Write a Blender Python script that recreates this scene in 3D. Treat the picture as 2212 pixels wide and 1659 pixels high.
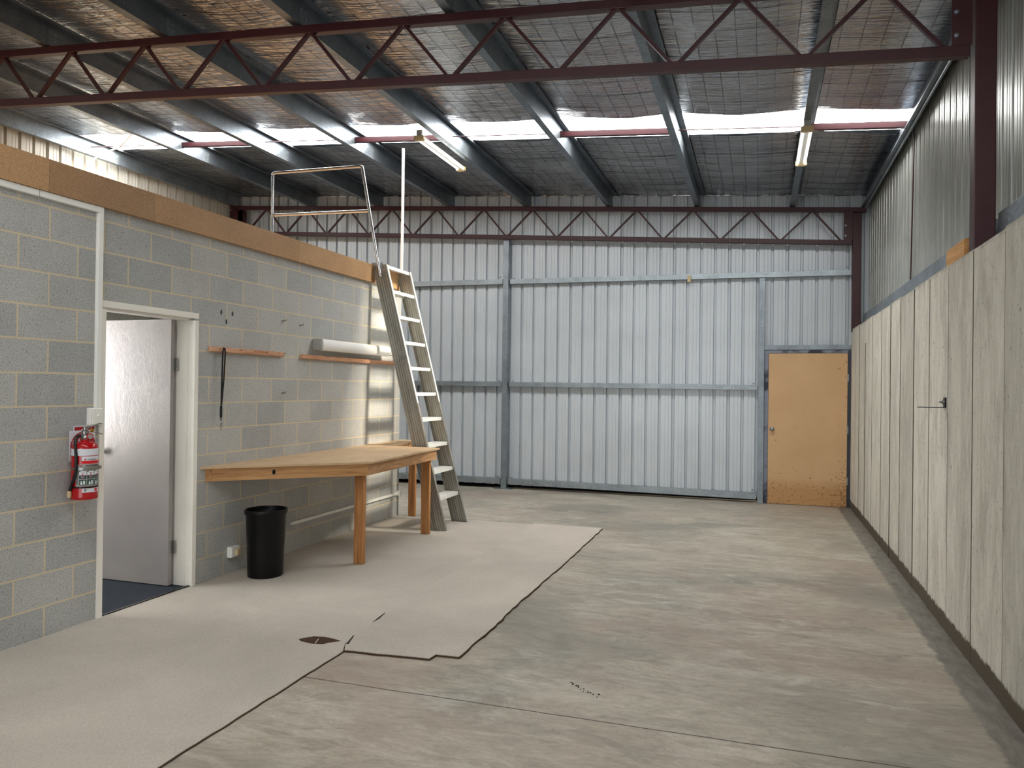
import bpy, math, random
from mathutils import Vector, Matrix, noise
random.seed(7)
PI = math.pi
for o in list(bpy.data.objects): bpy.data.objects.remove(o, do_unlink=True)
scene = bpy.context.scene
col = scene.collection

# ------------------------------------------------------------------ camera
cd = bpy.data.cameras.new('camera'); cam = bpy.data.objects.new('camera', cd); col.objects.link(cam)
cd.sensor_width = 36.0; cd.lens = 1637.9 * 36 / 2212; cd.clip_start = 0.05; cd.clip_end = 100
r_ = Vector((0.95045443, 0.31062534, 0.01217717)); u_ = Vector((-0.00998218, -0.00865512, 0.99991272)); f_ = Vector((-0.31070362, 0.95049302, 0.00512558))
cam.matrix_world = Matrix(((r_.x, u_.x, -f_.x, 0), (r_.y, u_.y, -f_.y, 0), (r_.z, u_.z, -f_.z, 1.53275), (0, 0, 0, 1)))
scene.camera = cam

# ------------------------------------------------------------------ world, lights, exposure
w = bpy.data.worlds.new('world'); scene.world = w; w.use_nodes = True
w.node_tree.nodes['Background'].inputs[0].default_value = (0.75, 0.87, 1.0, 1); w.node_tree.nodes['Background'].inputs[1].default_value = 1.0
SKY_A, SKY_B = 22.0, 11.0      # daylight through the two fibreglass roof strips
sl = bpy.data.lights.new('sun', 'SUN'); sl.energy = 31.0; sl.angle = math.radians(11); sl.color = (1.0, .89, .72)
sun = bpy.data.objects.new('sun', sl); col.objects.link(sun); sun.location = (20, 6, 18)
sun.rotation_euler = Vector((1.0, .12, .77)).to_track_quat('Z', 'Y').to_euler()
def area(name, loc, rot, sx, sy, power, color):
    l = bpy.data.lights.new(name, 'AREA'); l.shape = 'RECTANGLE'; l.size = sx; l.size_y = sy; l.energy = power; l.color = color
    o = bpy.data.objects.new(name, l); col.objects.link(o); o.location = loc; o.rotation_euler = rot
    return o
# fill light added at the unseen roller door opening behind the camera
area('roller_door_fill', (-1.6, -3.85, 1.9), (math.radians(80), 0, 0), 4.4, 3.2, 75, (1.0, 0.97, 0.93))
# daylight at the office window
area('office_window_daylight', (-7.5, 2.9, 1.55), (0, math.radians(-80), 0), 1.3, 1.9, 23, (0.80, 0.88, 1.0))
vs = scene.view_settings
vs.view_transform = 'Standard'; vs.look = 'None'; vs.gamma = 1.0; vs.use_curve_mapping = False
vs.exposure = 0.17

# ------------------------------------------------------------------ material helpers
def S2L(c): return tuple(((x/255)/12.92 if x/255 <= .04045 else ((x/255+.055)/1.055)**2.4) for x in c) + (1,)
class NT:
    def __init__(s, name):
        s.m = bpy.data.materials.new(name); s.m.use_nodes = True; s.t = s.m.node_tree; s.b = s.t.nodes['Principled BSDF']
        s.co = s.n('ShaderNodeTexCoord').outputs['Object']
    def n(s, typ, **kw):
        x = s.t.nodes.new(typ)
        for k, v in kw.items():
            if hasattr(x, k): setattr(x, k, v)
        return x
    def l(s, a, b): s.t.links.new(a, b)
    def inp(s, sock, v):
        if isinstance(v, (int, float, tuple, list)): sock.default_value = v
        else: s.l(v, sock)
    def mp(s, scale=(1,1,1), loc=(0,0,0), rot=(0,0,0), src=None):
        x = s.n('ShaderNodeMapping'); s.l(src or s.co, x.inputs[0]); x.inputs['Location'].default_value = loc
        x.inputs['Rotation'].default_value = rot; x.inputs['Scale'].default_value = scale
        return x.outputs[0]
    def noise(s, scale, detail=4, rough=.55, dist=0, src=None):
        x = s.n('ShaderNodeTexNoise'); s.l(src or s.co, x.inputs['Vector'])
        x.inputs['Scale'].default_value = scale; x.inputs['Detail'].default_value = detail; x.inputs['Roughness'].default_value = rough; x.inputs['Distortion'].default_value = dist
        return x.outputs['Fac']
    def ramp(s, fac, stops, interp='LINEAR'):
        x = s.n('ShaderNodeValToRGB'); s.l(fac, x.inputs[0]); cr = x.color_ramp; cr.interpolation = interp
        while len(cr.elements) < len(stops): cr.elements.new(.5)
        for e, (p, c) in zip(cr.elements, stops):
            e.position = p; e.color = c if isinstance(c, tuple) else (c, c, c, 1)
        return x.outputs[0]
    def mix(s, a, b, fac, mode='MIX'):
        x = s.n('ShaderNodeMix', data_type='RGBA', blend_type=mode); s.inp(x.inputs[0], fac); s.inp(x.inputs[6], a); s.inp(x.inputs[7], b)
        return x.outputs[2]
    def math(s, op, a, b=0.0, clamp=False):
        x = s.n('ShaderNodeMath', operation=op, use_clamp=clamp); s.inp(x.inputs[0], a); s.inp(x.inputs[1], b)
        return x.outputs[0]
    def xyz(s, src=None):
        x = s.n('ShaderNodeSeparateXYZ'); s.l(src or s.co, x.inputs[0]); return x.outputs
    def bump(s, h, strength, dist=.01, normal=None):
        x = s.n('ShaderNodeBump'); s.l(h, x.inputs['Height']); x.inputs['Strength'].default_value = strength; x.inputs['Distance'].default_value = dist
        if normal: s.l(normal, x.inputs['Normal'])
        return x.outputs[0]
    def done(s, color=None, rough=None, metal=None, normal=None, spec=None):
        if color is not None: s.inp(s.b.inputs['Base Color'], color)
        if rough is not None: s.inp(s.b.inputs['Roughness'], rough)
        if metal is not None: s.inp(s.b.inputs['Metallic'], metal)
        if spec is not None: s.inp(s.b.inputs['Specular IOR Level'], spec)
        if normal is not None: s.l(normal, s.b.inputs['Normal'])
        return s.m

def plain(name, c, rough=.5, metal=0., vary=.08, scale=20, bump=.0, bscale=200, spec=None):
    t = NT(name); c = S2L(c)
    f = t.noise(scale, 3)
    d = tuple(x*(1-vary) for x in c[:3])+(1,); b = tuple(min(1, x*(1+vary)) for x in c[:3])+(1,)
    nrm = t.bump(t.noise(bscale, 2), bump, .002) if bump else None
    return t.done(t.ramp(f, [(.3, d), (.7, b)]), rough, metal, nrm, spec)

M = {}
def mat_galv(name, c, rough=.42, metal=.75):
    t = NT(name); c = S2L(c)
    v = t.n('ShaderNodeTexVoronoi'); t.l(t.co, v.inputs['Vector']); v.inputs['Scale'].default_value = 90
    sp = t.ramp(v.outputs['Color'], [(0, .8), (1, 1.15)])
    base = t.mix(c, sp, 1.0, 'MULTIPLY')
    base = t.mix(base, t.ramp(t.noise(4, 4), [(.35, .78), (.65, 1.05)]), 1.0, 'MULTIPLY')
    return t.done(base, t.ramp(t.noise(30, 3), [(.3, rough-.08), (.7, rough+.12)]), metal)
M['galv'] = mat_galv('galvanised_steel', (150, 160, 168))
M['galv_light'] = mat_galv('bright_galvanised_steel', (164, 174, 180), .38, .7)
M['galv_dark'] = mat_galv('dull_steel_purlin', (128, 137, 146), .40, .85)

def mat_foil():
    t = NT('crinkled_roof_foil')
    a = t.noise(1, 1.5, .5, .8, t.mp((2.2, 24, 4)))
    b = t.noise(1, 1, .5, 1.2, t.mp((6, 58, 10)))
    d = t.noise(1, 2, .5, .5, t.mp((1.0, 9, 2)))
    h = t.math('ADD', t.math('MULTIPLY', a, 1.0), t.math('MULTIPLY', b, .42))
    h = t.math('ADD', h, t.math('MULTIPLY', d, .7))
    c = t.ramp(t.noise(1.3, 4), [(.3, S2L((160, 162, 167))), (.7, S2L((190, 191, 194)))])
    return t.done(c, t.ramp(t.noise(6, 3), [(.3, .12), (.7, .20)]), 1.0, t.bump(h, 1.0, .018))
M['foil'] = mat_foil()

def mat_skylight():
    t = NT('translucent_fibreglass')
    a = t.noise(1, 4, .6, .5, t.mp((2.2, 22, 2)))
    b = t.noise(1, 3, .5, 1.0, t.mp((9, 30, 9)))
    f = t.mix(t.ramp(a, [(.33, (.032, .034, .042, 1)), (.38, 1.0)]), t.ramp(b, [(.30, .05), (.36, 1.0)]), 1.0, 'MULTIPLY')
    c = t.mix(f, (1.0, .985, .955, 1), 1.0, 'MULTIPLY')
    t.b.inputs['Base Color'].default_value = (.8, .8, .78, 1); t.b.inputs['Roughness'].default_value = .5
    t.l(c, t.b.inputs['Emission Color']); t.b.inputs['Emission Strength'].default_value = SKY_A
    tr = t.n('ShaderNodeBsdfTransparent'); mx = t.n('ShaderNodeMixShader'); mx.inputs[0].default_value = .30
    t.l(t.b.outputs[0], mx.inputs[1]); t.l(tr.outputs[0], mx.inputs[2]); t.l(mx.outputs[0], t.t.nodes['Material Output'].inputs[0])
    return t.m
M['skylight'] = mat_skylight()
M['skylight_b'] = M['skylight'].copy(); M['skylight_b'].name = 'weathered_fibreglass'; M['skylight_b'].node_tree.nodes['Principled BSDF'].inputs['Emission Strength'].default_value = SKY_B

def mat_blocks():
    t = NT('grey_concrete_blocks')
    x, y, z = t.xyz()
    cmb = t.n('ShaderNodeCombineXYZ'); t.l(t.math('SUBTRACT', y, 3.266 - 4.0), cmb.inputs[0]); t.l(t.math('ADD', z, .01 + 2.0), cmb.inputs[1])
    wob = t.n('ShaderNodeVectorMath', operation='ADD'); t.l(cmb.outputs[0], wob.inputs[0])
    nz = t.n('ShaderNodeTexNoise'); t.l(t.co, nz.inputs['Vector']); nz.inputs['Scale'].default_value = 14
    sc = t.n('ShaderNodeVectorMath', operation='SCALE'); t.l(nz.outputs['Color'], sc.inputs[0]); sc.inputs['Scale'].default_value = .004; t.l(sc.outputs[0], wob.inputs[1])
    def brick(src, smooth=.1, m=.0062):
        b = t.n('ShaderNodeTexBrick', offset=.5, offset_frequency=2, squash=1.0); t.l(src, b.inputs['Vector'])
        for k, v in (('Scale', 1.0), ('Mortar Size', m), ('Mortar Smooth', smooth), ('Bias', 0), ('Brick Width', .4), ('Row Height', .2)): b.inputs[k].default_value = v
        return b
    b = brick(wob.outputs[0])
    b.inputs['Color1'].default_value = S2L((176, 178, 177)); b.inputs['Color2'].default_value = S2L((194, 194, 190)); b.inputs['Mortar'].default_value = S2L((212, 200, 172))
    fine = t.ramp(t.noise(170, 3, .75), [(.38, .52), (.5, 1.0), (.64, 1.22)])
    blotch = t.ramp(t.noise(2.2, 4, .6), [(.35, .93), (.65, 1.05)])
    pits = t.ramp(t.noise(75, 2, .5), [(.30, .45), (.36, 1.0)])
    isblock = t.math('SUBTRACT', 1.0, b.outputs['Fac'])
    c = t.mix(b.outputs['Color'], fine, t.math('MULTIPLY', isblock, .9), 'MULTIPLY')
    c = t.mix(c, blotch, .9, 'MULTIPLY'); c = t.mix(c, pits, t.math('MULTIPLY', isblock, .55), 'MULTIPLY')
    # pale lime bloom on some blocks
    c = t.mix(c, S2L((196, 196, 190)), t.math('MULTIPLY', t.ramp(t.noise(2.7, 5, .65, 0, t.mp((1, 1, 1.4), (3, 5, 1))), [(.62, 0.), (.74, .5)]), isblock))
    h = t.math('ADD', t.math('MULTIPLY', isblock, .8), t.math('MULTIPLY', t.noise(160, 3, .7), .35))
    return t.done(c, .92, 0, t.bump(h, .7, .006), .2)
M['blocks'] = mat_blocks()

def mat_floor():
    t = NT('trowelled_concrete_floor')
    x, y, z = t.xyz()
    st = t.noise(1, 9, .66, .8, t.mp((1.3, 3.6, 1)))
    st2 = t.noise(1, 9, .74, 1.4, t.mp((4, 9, 1), (4, 2, 0), (0, 0, .12)))
    big = t.noise(.6, 5, .55, .6, t.mp((1, 1.3, 1), (7.3, 1.1, 0)))
    c = t.ramp(st, [(.30, S2L((122, 115, 104))), (.45, S2L((154, 146, 132))), (.55, S2L((170, 162, 148))), (.70, S2L((186, 183, 170)))])
    c2 = t.ramp(st2, [(.34, S2L((120, 114, 102))), (.5, S2L((164, 157, 143))), (.68, S2L((196, 192, 180)))])
    c = t.mix(c, c2, .45)
    c = t.mix(c, t.ramp(t.noise(38, 6, .75), [(.3, .88), (.7, 1.14)]), .8, 'MULTIPLY')
    c = t.mix(c, t.ramp(t.noise(1, 9, .78, .6, t.mp((9, 38, 1))), [(.34, .84), (.5, 1.02), (.66, 1.16)]), .8, 'MULTIPLY')
    c = t.mix(c, S2L((112, 111, 104)), t.ramp(big, [(.48, 0.), (.64, .62)]))
    c = t.mix(c, S2L((150, 132, 120)), t.ramp(t.noise(.8, 5, .6, .5, t.mp((1, 1.5, 1), (1, 9, 3))), [(.48, 0.), (.66, .55)]))
    # pale scuffed patches, dark grease patches
    sc = t.noise(1, 10, .78, 1.0, t.mp((2.2, 6.0, 1), (2, 6, 0)))
    scm = t.ramp(t.noise(.7, 3, .5, 0, t.mp((1, 1, 1), (8, 2, 0))), [(.42, 0.), (.6, 1.)])
    c = t.mix(c, S2L((202, 202, 190)), t.math('MULTIPLY', scm, t.ramp(sc, [(.50, 0.), (.66, .62)])))
    c = t.mix(c, S2L((86, 86, 80)), t.ramp(t.noise(1.6, 6, .65, .8, t.mp((1, 2, 1), (11, 3, 2))), [(.58, 0.), (.76, .6)]))
    # fine dark scratches and chips
    sr = t.noise(1, 3, .6, 3.5, t.mp((7, 7, 1), (0, 0, 0), (0, 0, .7)))
    scr = t.math('LESS_THAN', t.math('ABSOLUTE', t.math('SUBTRACT', sr, .5)), .0035)
    c = t.mix(c, S2L((96, 88, 76)), t.math('MULTIPLY', scr, t.ramp(t.noise(2, 2), [(.5, 0.), (.6, .55)])))
    c = t.mix(c, S2L((70, 64, 56)), t.ramp(t.noise(24, 2, .5), [(.76, 0.), (.79, .8)]))
    c = t.mix(c, S2L((224, 220, 206)), t.ramp(t.noise(30, 2, .5, 0, t.mp((1, 1, 1), (5, 5, 5))), [(.775, 0.), (.80, .8)]))
    # sawn joints across the slab
    wob = t.math('MULTIPLY', t.math('SUBTRACT', t.noise(3, 4), .5), .018)
    for yj, wd, st_ in ((3.462, .0045, .92), (8.245, .005, .55)):
        j = t.math('LESS_THAN', t.math('ABSOLUTE', t.math('SUBTRACT', t.math('ADD', y, wob), yj)), wd)
        c = t.mix(c, S2L((52, 42, 36)), t.math('MULTIPLY', j, st_))
    # unfinished dark strip along the right-hand wall
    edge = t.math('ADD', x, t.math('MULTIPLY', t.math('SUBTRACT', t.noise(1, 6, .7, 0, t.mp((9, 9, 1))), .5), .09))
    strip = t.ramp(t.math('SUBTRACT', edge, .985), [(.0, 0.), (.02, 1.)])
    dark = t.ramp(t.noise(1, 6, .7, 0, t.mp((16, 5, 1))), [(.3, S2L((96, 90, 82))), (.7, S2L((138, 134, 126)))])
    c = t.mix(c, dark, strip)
    rough = t.ramp(st, [(.3, .42), (.7, .62)])
    h = t.math('ADD', t.math('MULTIPLY', t.noise(60, 4, .6), .3), t.math('MULTIPLY', st, .6))
    return t.done(c, rough, 0, t.bump(h, .18, .01), .4)
M['floor'] = mat_floor()

def mat_formed():
    t = NT('board_formed_concrete')
    x, y, z = t.xyz()
    at = t.n('ShaderNodeAttribute', attribute_name='board'); tone = at.outputs['Fac']
    st = t.noise(1, 9, .74, .6, t.mp((1, 5, 1.3)))
    st2 = t.noise(1, 8, .78, .8, t.mp((1, 18, 3.4)))
    c = t.ramp(st, [(.28, S2L((178, 173, 162))), (.5, S2L((214, 210, 198))), (.72, S2L((234, 231, 220)))])
    c = t.mix(c, t.ramp(st2, [(.3, .76), (.55, 1.03)]), .8, 'MULTIPLY')
    c = t.mix(c, t.ramp(tone, [(0, .80), (1, 1.08)]), 1.0, 'MULTIPLY')
    c = t.mix(c, S2L((150, 132, 108)), t.ramp(t.noise(1, 5, .6, .6, t.mp((1, 6, .9), (4, 3, 1))), [(.60, 0.), (.78, .45)]))
    c = t.mix(c, S2L((78, 70, 60)), t.ramp(t.noise(1, 3, .55, 0, t.mp((1, 46, 22))), [(.68, 0.), (.72, .8)]))
    c = t.mix(c, S2L((132, 126, 112)), t.ramp(t.noise(34, 3, .6), [(.62, 0.), (.7, .5)]))
    # rough dark foot of the wall, weathered top
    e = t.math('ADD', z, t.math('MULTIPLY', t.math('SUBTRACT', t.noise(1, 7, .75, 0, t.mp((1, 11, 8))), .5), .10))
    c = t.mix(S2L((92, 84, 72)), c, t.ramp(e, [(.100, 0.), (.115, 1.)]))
    e2 = t.math('ADD', z, t.math('MULTIPLY', t.math('SUBTRACT', t.noise(1, 8, .8, 0, t.mp((1, 8, 8))), .5), .22))
    c = t.mix(c, S2L((104, 96, 80)), t.math('MULTIPLY', t.ramp(t.math('SUBTRACT', e2, 1.5), [(.83, 0.), (.90, .7)]), 1.0))
    h = t.math('ADD', t.math('MULTIPLY', st2, .5), t.math('MULTIPLY', t.noise(50, 4, .65), .4))
    return t.done(c, .85, 0, t.bump(h, .45, .008), .25)
M['formed'] = mat_formed()

def mat_wood(name, dark, light, axis=0, rough=.55, knots=True, rot=0):
    t = NT(name); t.co = t.mp(rot=(0, 0, rot)) if rot else t.co; s = [26, 26, 26]; s[axis] = 2.0
    g = t.noise(1, 5, .6, .9, t.mp(tuple(s)))
    s2 = [90, 90, 90]; s2[axis] = 5
    c = t.ramp(g, [(.32, S2L(dark)), (.55, S2L(light)), (.75, tuple(min(1, v*1.12) for v in S2L(light)[:3])+(1,))])
    c = t.mix(c, t.ramp(t.noise(1, 3, .6, 0, t.mp(tuple(s2))), [(.3, .82), (.6, 1.02)]), .8, 'MULTIPLY')
    if knots:
        k = [5, 5, 5]; k[axis] = 2.4
        c = t.mix(c, S2L((78, 44, 22)), t.ramp(t.noise(1, 2, .4, 0, t.mp(tuple(k), (3, 1, 2))), [(.74, 0.), (.80, .8)]))
    return t.done(c, rough, 0, t.bump(g, .12, .004), .3)
M['pine_x'] = mat_wood('pine_lengthwise', (172, 128, 88), (200, 160, 118), 0)
M['pine_d'] = mat_wood('pine_front_rail', (168, 120, 76), (200, 154, 106), 0, rot=-.752)
M['pine_y'] = mat_wood('pine_framing', (164, 120, 80), (200, 156, 112), 1)
M['pine_z'] = mat_wood('pine_post', (156, 104, 60), (190, 136, 86), 2)
M['batten'] = mat_wood('reddish_pine_batten', (168, 112, 84), (212, 164, 132), 1)
M['block_wood'] = mat_wood('raw_timber_offcut', (188, 132, 72), (222, 170, 108), 1)

def mat_ply():
    t = NT('plywood_bench_top')
    g = t.noise(1, 5, .6, 1.2, t.mp((16, 2.2, 6)))
    c = t.ramp(g, [(.3, S2L((192, 162, 126))), (.7, S2L((208, 180, 144)))])
    c = t.mix(c, S2L((150, 116, 84)), t.ramp(t.noise(3, 5, .65), [(.52, 0.), (.75, .5)]))
    return t.done(c, .5, 0, t.bump(g, .06, .003), .35)
M['ply'] = mat_ply()
def mat_chip():
    t = NT('particle_board')
    at = t.n('ShaderNodeAttribute', attribute_name='board'); tone = at.outputs['Fac']
    c = t.ramp(t.noise(150, 4, .7), [(.35, S2L((168, 134, 100))), (.6, S2L((200, 166, 128)))])
    c = t.mix(c, t.ramp(tone, [(0, (.74, .68, .66, 1)), (1, (1.05, .98, .88, 1))]), 1.0, 'MULTIPLY')
    c = t.mix(c, t.ramp(t.noise(2.4, 4), [(.35, .90), (.65, 1.04)]), 1.0, 'MULTIPLY')
    c = t.mix(c, S2L((110, 74, 44)), t.ramp(t.noise(11, 3, .5), [(.72, 0.), (.78, .5)]))
    return t.done(c, .62, 0, t.bump(t.noise(160, 3), .15, .002), .3)
M['chip'] = mat_chip()
def mat_door_tan():
    t = NT('tan_hardboard_door')
    x, y, z = t.xyz()
    c = t.ramp(t.noise(2, 4), [(.3, S2L((198, 162, 120))), (.7, S2L((208, 172, 130)))])
    low = t.math('ADD', z, t.math('MULTIPLY', t.math('SUBTRACT', t.noise(5, 5), .5), .10))
    c = t.mix(S2L((186, 144, 98)), c, t.ramp(low, [(.20, 0.), (.36, 1.)]))
    # rust-coloured mould specks, densest low down and along the hinge edge
    dens = t.math('ADD', t.ramp(z, [(0.22, .115), (.62, .02), (1.2, .0)]), t.ramp(t.math('SUBTRACT', x, -.0), [(.30, 0.), (.5, .10)]))
    sp = t.math('ADD', t.noise(1, 4, .6, .3, t.mp((26, 26, 34))), dens)
    c = t.mix(c, S2L((138, 92, 48)), t.ramp(sp, [(.69, 0.), (.74, .75)]))
    sp2 = t.noise(1, 2, .4, 0, t.mp((9, 9, 12), (3, 2, 8)))
    c = t.mix(c, S2L((150, 104, 58)), t.ramp(sp2, [(.74, 0.), (.77, .7)]))
    return t.done(c, .5, 0, None, .35)
M['door_tan'] = mat_door_tan()
def mat_carpet(name, a, b, sc=420):
    t = NT(name)
    f = t.noise(sc, 3, .8)
    c = t.ramp(f, [(.35, S2L(a)), (.65, S2L(b))])
    c = t.mix(c, t.ramp(t.noise(.9, 5, .6, .5), [(.35, .86), (.65, 1.04)]), 1.0, 'MULTIPLY')
    c = t.mix(c, t.ramp(t.noise(90, 3, .7), [(.3, .86), (.6, 1.04)]), .8, 'MULTIPLY')
    c = t.mix(c, S2L((120, 104, 84)), t.ramp(t.noise(7, 5, .7, 1.), [(.72, 0.), (.80, .5)]))
    return t.done(c, 1.0, 0, t.bump(t.noise(sc*.6, 3, .8), .6, .006), .05)
M['carpet'] = mat_carpet('beige_worn_carpet', (178, 170, 159), (216, 209, 198))
M['underlay'] = mat_carpet('dark_carpet_underside', (58, 44, 36), (98, 78, 64), 200)
M['carpet_blue'] = mat_carpet('slate_blue_carpet', (44, 49, 56), (80, 86, 94), 300)
M['clad'] = plain('pale_metal_cladding', (196, 203, 209), .34, .15, .05, 1.5, .04, 8)
M['clad_side'] = plain('dusty_metal_cladding', (174, 176, 170), .32, .55, .12, 2.2, .05, 8)
M['clad_left'] = plain('aged_white_cladding', (206, 203, 192), .45, .1, .08, 2.0)
M['red'] = plain('oxide_red_paint', (60, 17, 25), .45, 0, .12, 6, .05, 60)
M['red_dark'] = M['red']
M['white'] = plain('white_gloss_paint', (244, 241, 232), .35, 0, .03, 4)
M['pvc'] = plain('white_plastic', (243, 243, 238), .4, 0, .03, 8)
M['cream'] = plain('yellowed_plastic', (206, 184, 140), .45, 0, .05, 8)
M['capgrey'] = plain('grey_metal_end_cap', (168, 168, 164), .4, .2, .04, 8)
M['diffuser'] = plain('frosted_diffuser', (247, 247, 244), .3, 0, .02, 4)
M['tube'] = plain('lit_glass_tube', (235, 235, 232), .15, 0, .01, 4)
M['tube'].node_tree.nodes['Principled BSDF'].inputs['Emission Color'].default_value = (.93, .97, 1, 1); M['tube'].node_tree.nodes['Principled BSDF'].inputs['Emission Strength'].default_value = .9
M['dark_steel'] = plain('dark_painted_steel', (58, 62, 72), .5, .3, .15, 5)
M['black'] = plain('black_plastic', (8, 8, 9), .34, 0, .05, 10, .04, 300, spec=.25)
M['black_matt'] = plain('black_webbing', (14, 15, 22), .8, 0, .1, 60)
M['rubber'] = plain('black_rubber', (17, 17, 19), .35, 0, .05, 30)
M['chrome'] = plain('polished_steel_tube', (200, 200, 200), .16, 1., .03, 10)
M['steel'] = plain('bare_steel', (160, 160, 158), .3, 1., .06, 30)
M['alu'] = None
M['ext_red'] = plain('fire_red_enamel', (176, 14, 24), .16, 0, .02, 6, spec=.6)
M['sign_red'] = plain('sign_red', (168, 12, 30), .4, 0, .02, 6)
M['hot_red'] = plain('label_red', (214, 26, 34), .4, 0, .02, 6)
M['sign_white'] = plain('sign_white', (224, 226, 234), .4, 0, .02, 6)
M['label_grey'] = plain('label_silver', (158, 158, 154), .4, .1, .03, 6)
M['ink'] = plain('black_ink', (24, 26, 28), .5, 0, .02, 6)
M['green'] = plain('label_green', (20, 70, 52), .5, 0, .02, 6)
M['brass'] = plain('brass', (176, 140, 74), .3, 1., .05, 40)
M['hole'] = plain('dark_recess', (16, 14, 13), .9, 0, .05, 6)
M['joint'] = plain('dirty_board_joint', (92, 86, 76), .95, 0, .35, 9)
M['concrete_top'] = plain('rough_concrete', (160, 154, 138), .9, 0, .12, 14, .4, 60)
def mat_alu():
    t = NT('ribbed_aluminium')
    x, y, z = t.xyz()
    u = t.math('ADD', x, t.math('MULTIPLY', z, .2587))
    w_ = t.math('SINE', t.math('MULTIPLY', u, 2*PI/.028))
    cm = t.n('ShaderNodeCombineXYZ'); t.l(u, cm.inputs[0]); t.l(z, cm.inputs[2])
    c = t.ramp(t.noise(1, 4, .6, 0, t.mp((70, 1, 2.2), src=cm.outputs[0])), [(.3, S2L((146, 143, 134))), (.7, S2L((206, 204, 196)))])
    c = t.mix(c, t.ramp(w_, [(.55, 1.0), (.95, .48)]), 1.0, 'MULTIPLY')
    return t.done(c, t.ramp(t.noise(8, 3), [(.3, .34), (.7, .5)]), .7)
M['alu'] = mat_alu()
M['alu_sunlit'] = plain('sunlit_aluminium', (238, 240, 238), .36, .30, .06, 20)  # paler copy of the aluminium, skylight and sun put into its colour
def mat_doorleaf():
    t = NT('silver_grey_painted_door')
    h = t.noise(1, 4, .65, .6, t.mp((34, 34, 20)))
    return t.done(t.ramp(t.noise(1.5, 4), [(.3, S2L((156, 150, 150))), (.7, S2L((172, 166, 164)))]), .26, .35, t.bump(h, .22, .004), .6)
M['doorleaf'] = mat_doorleaf()
def mat_frame_patchy():
    t = NT('patchy_primed_steel')
    c = t.ramp(t.noise(1, 3, .5, 0, t.mp((3, 3, 3.2))), [(.42, S2L((44, 48, 60))), (.50, S2L((128, 134, 150)))])
    return t.done(c, .5, .1)
M['patchy'] = mat_frame_patchy()

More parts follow.
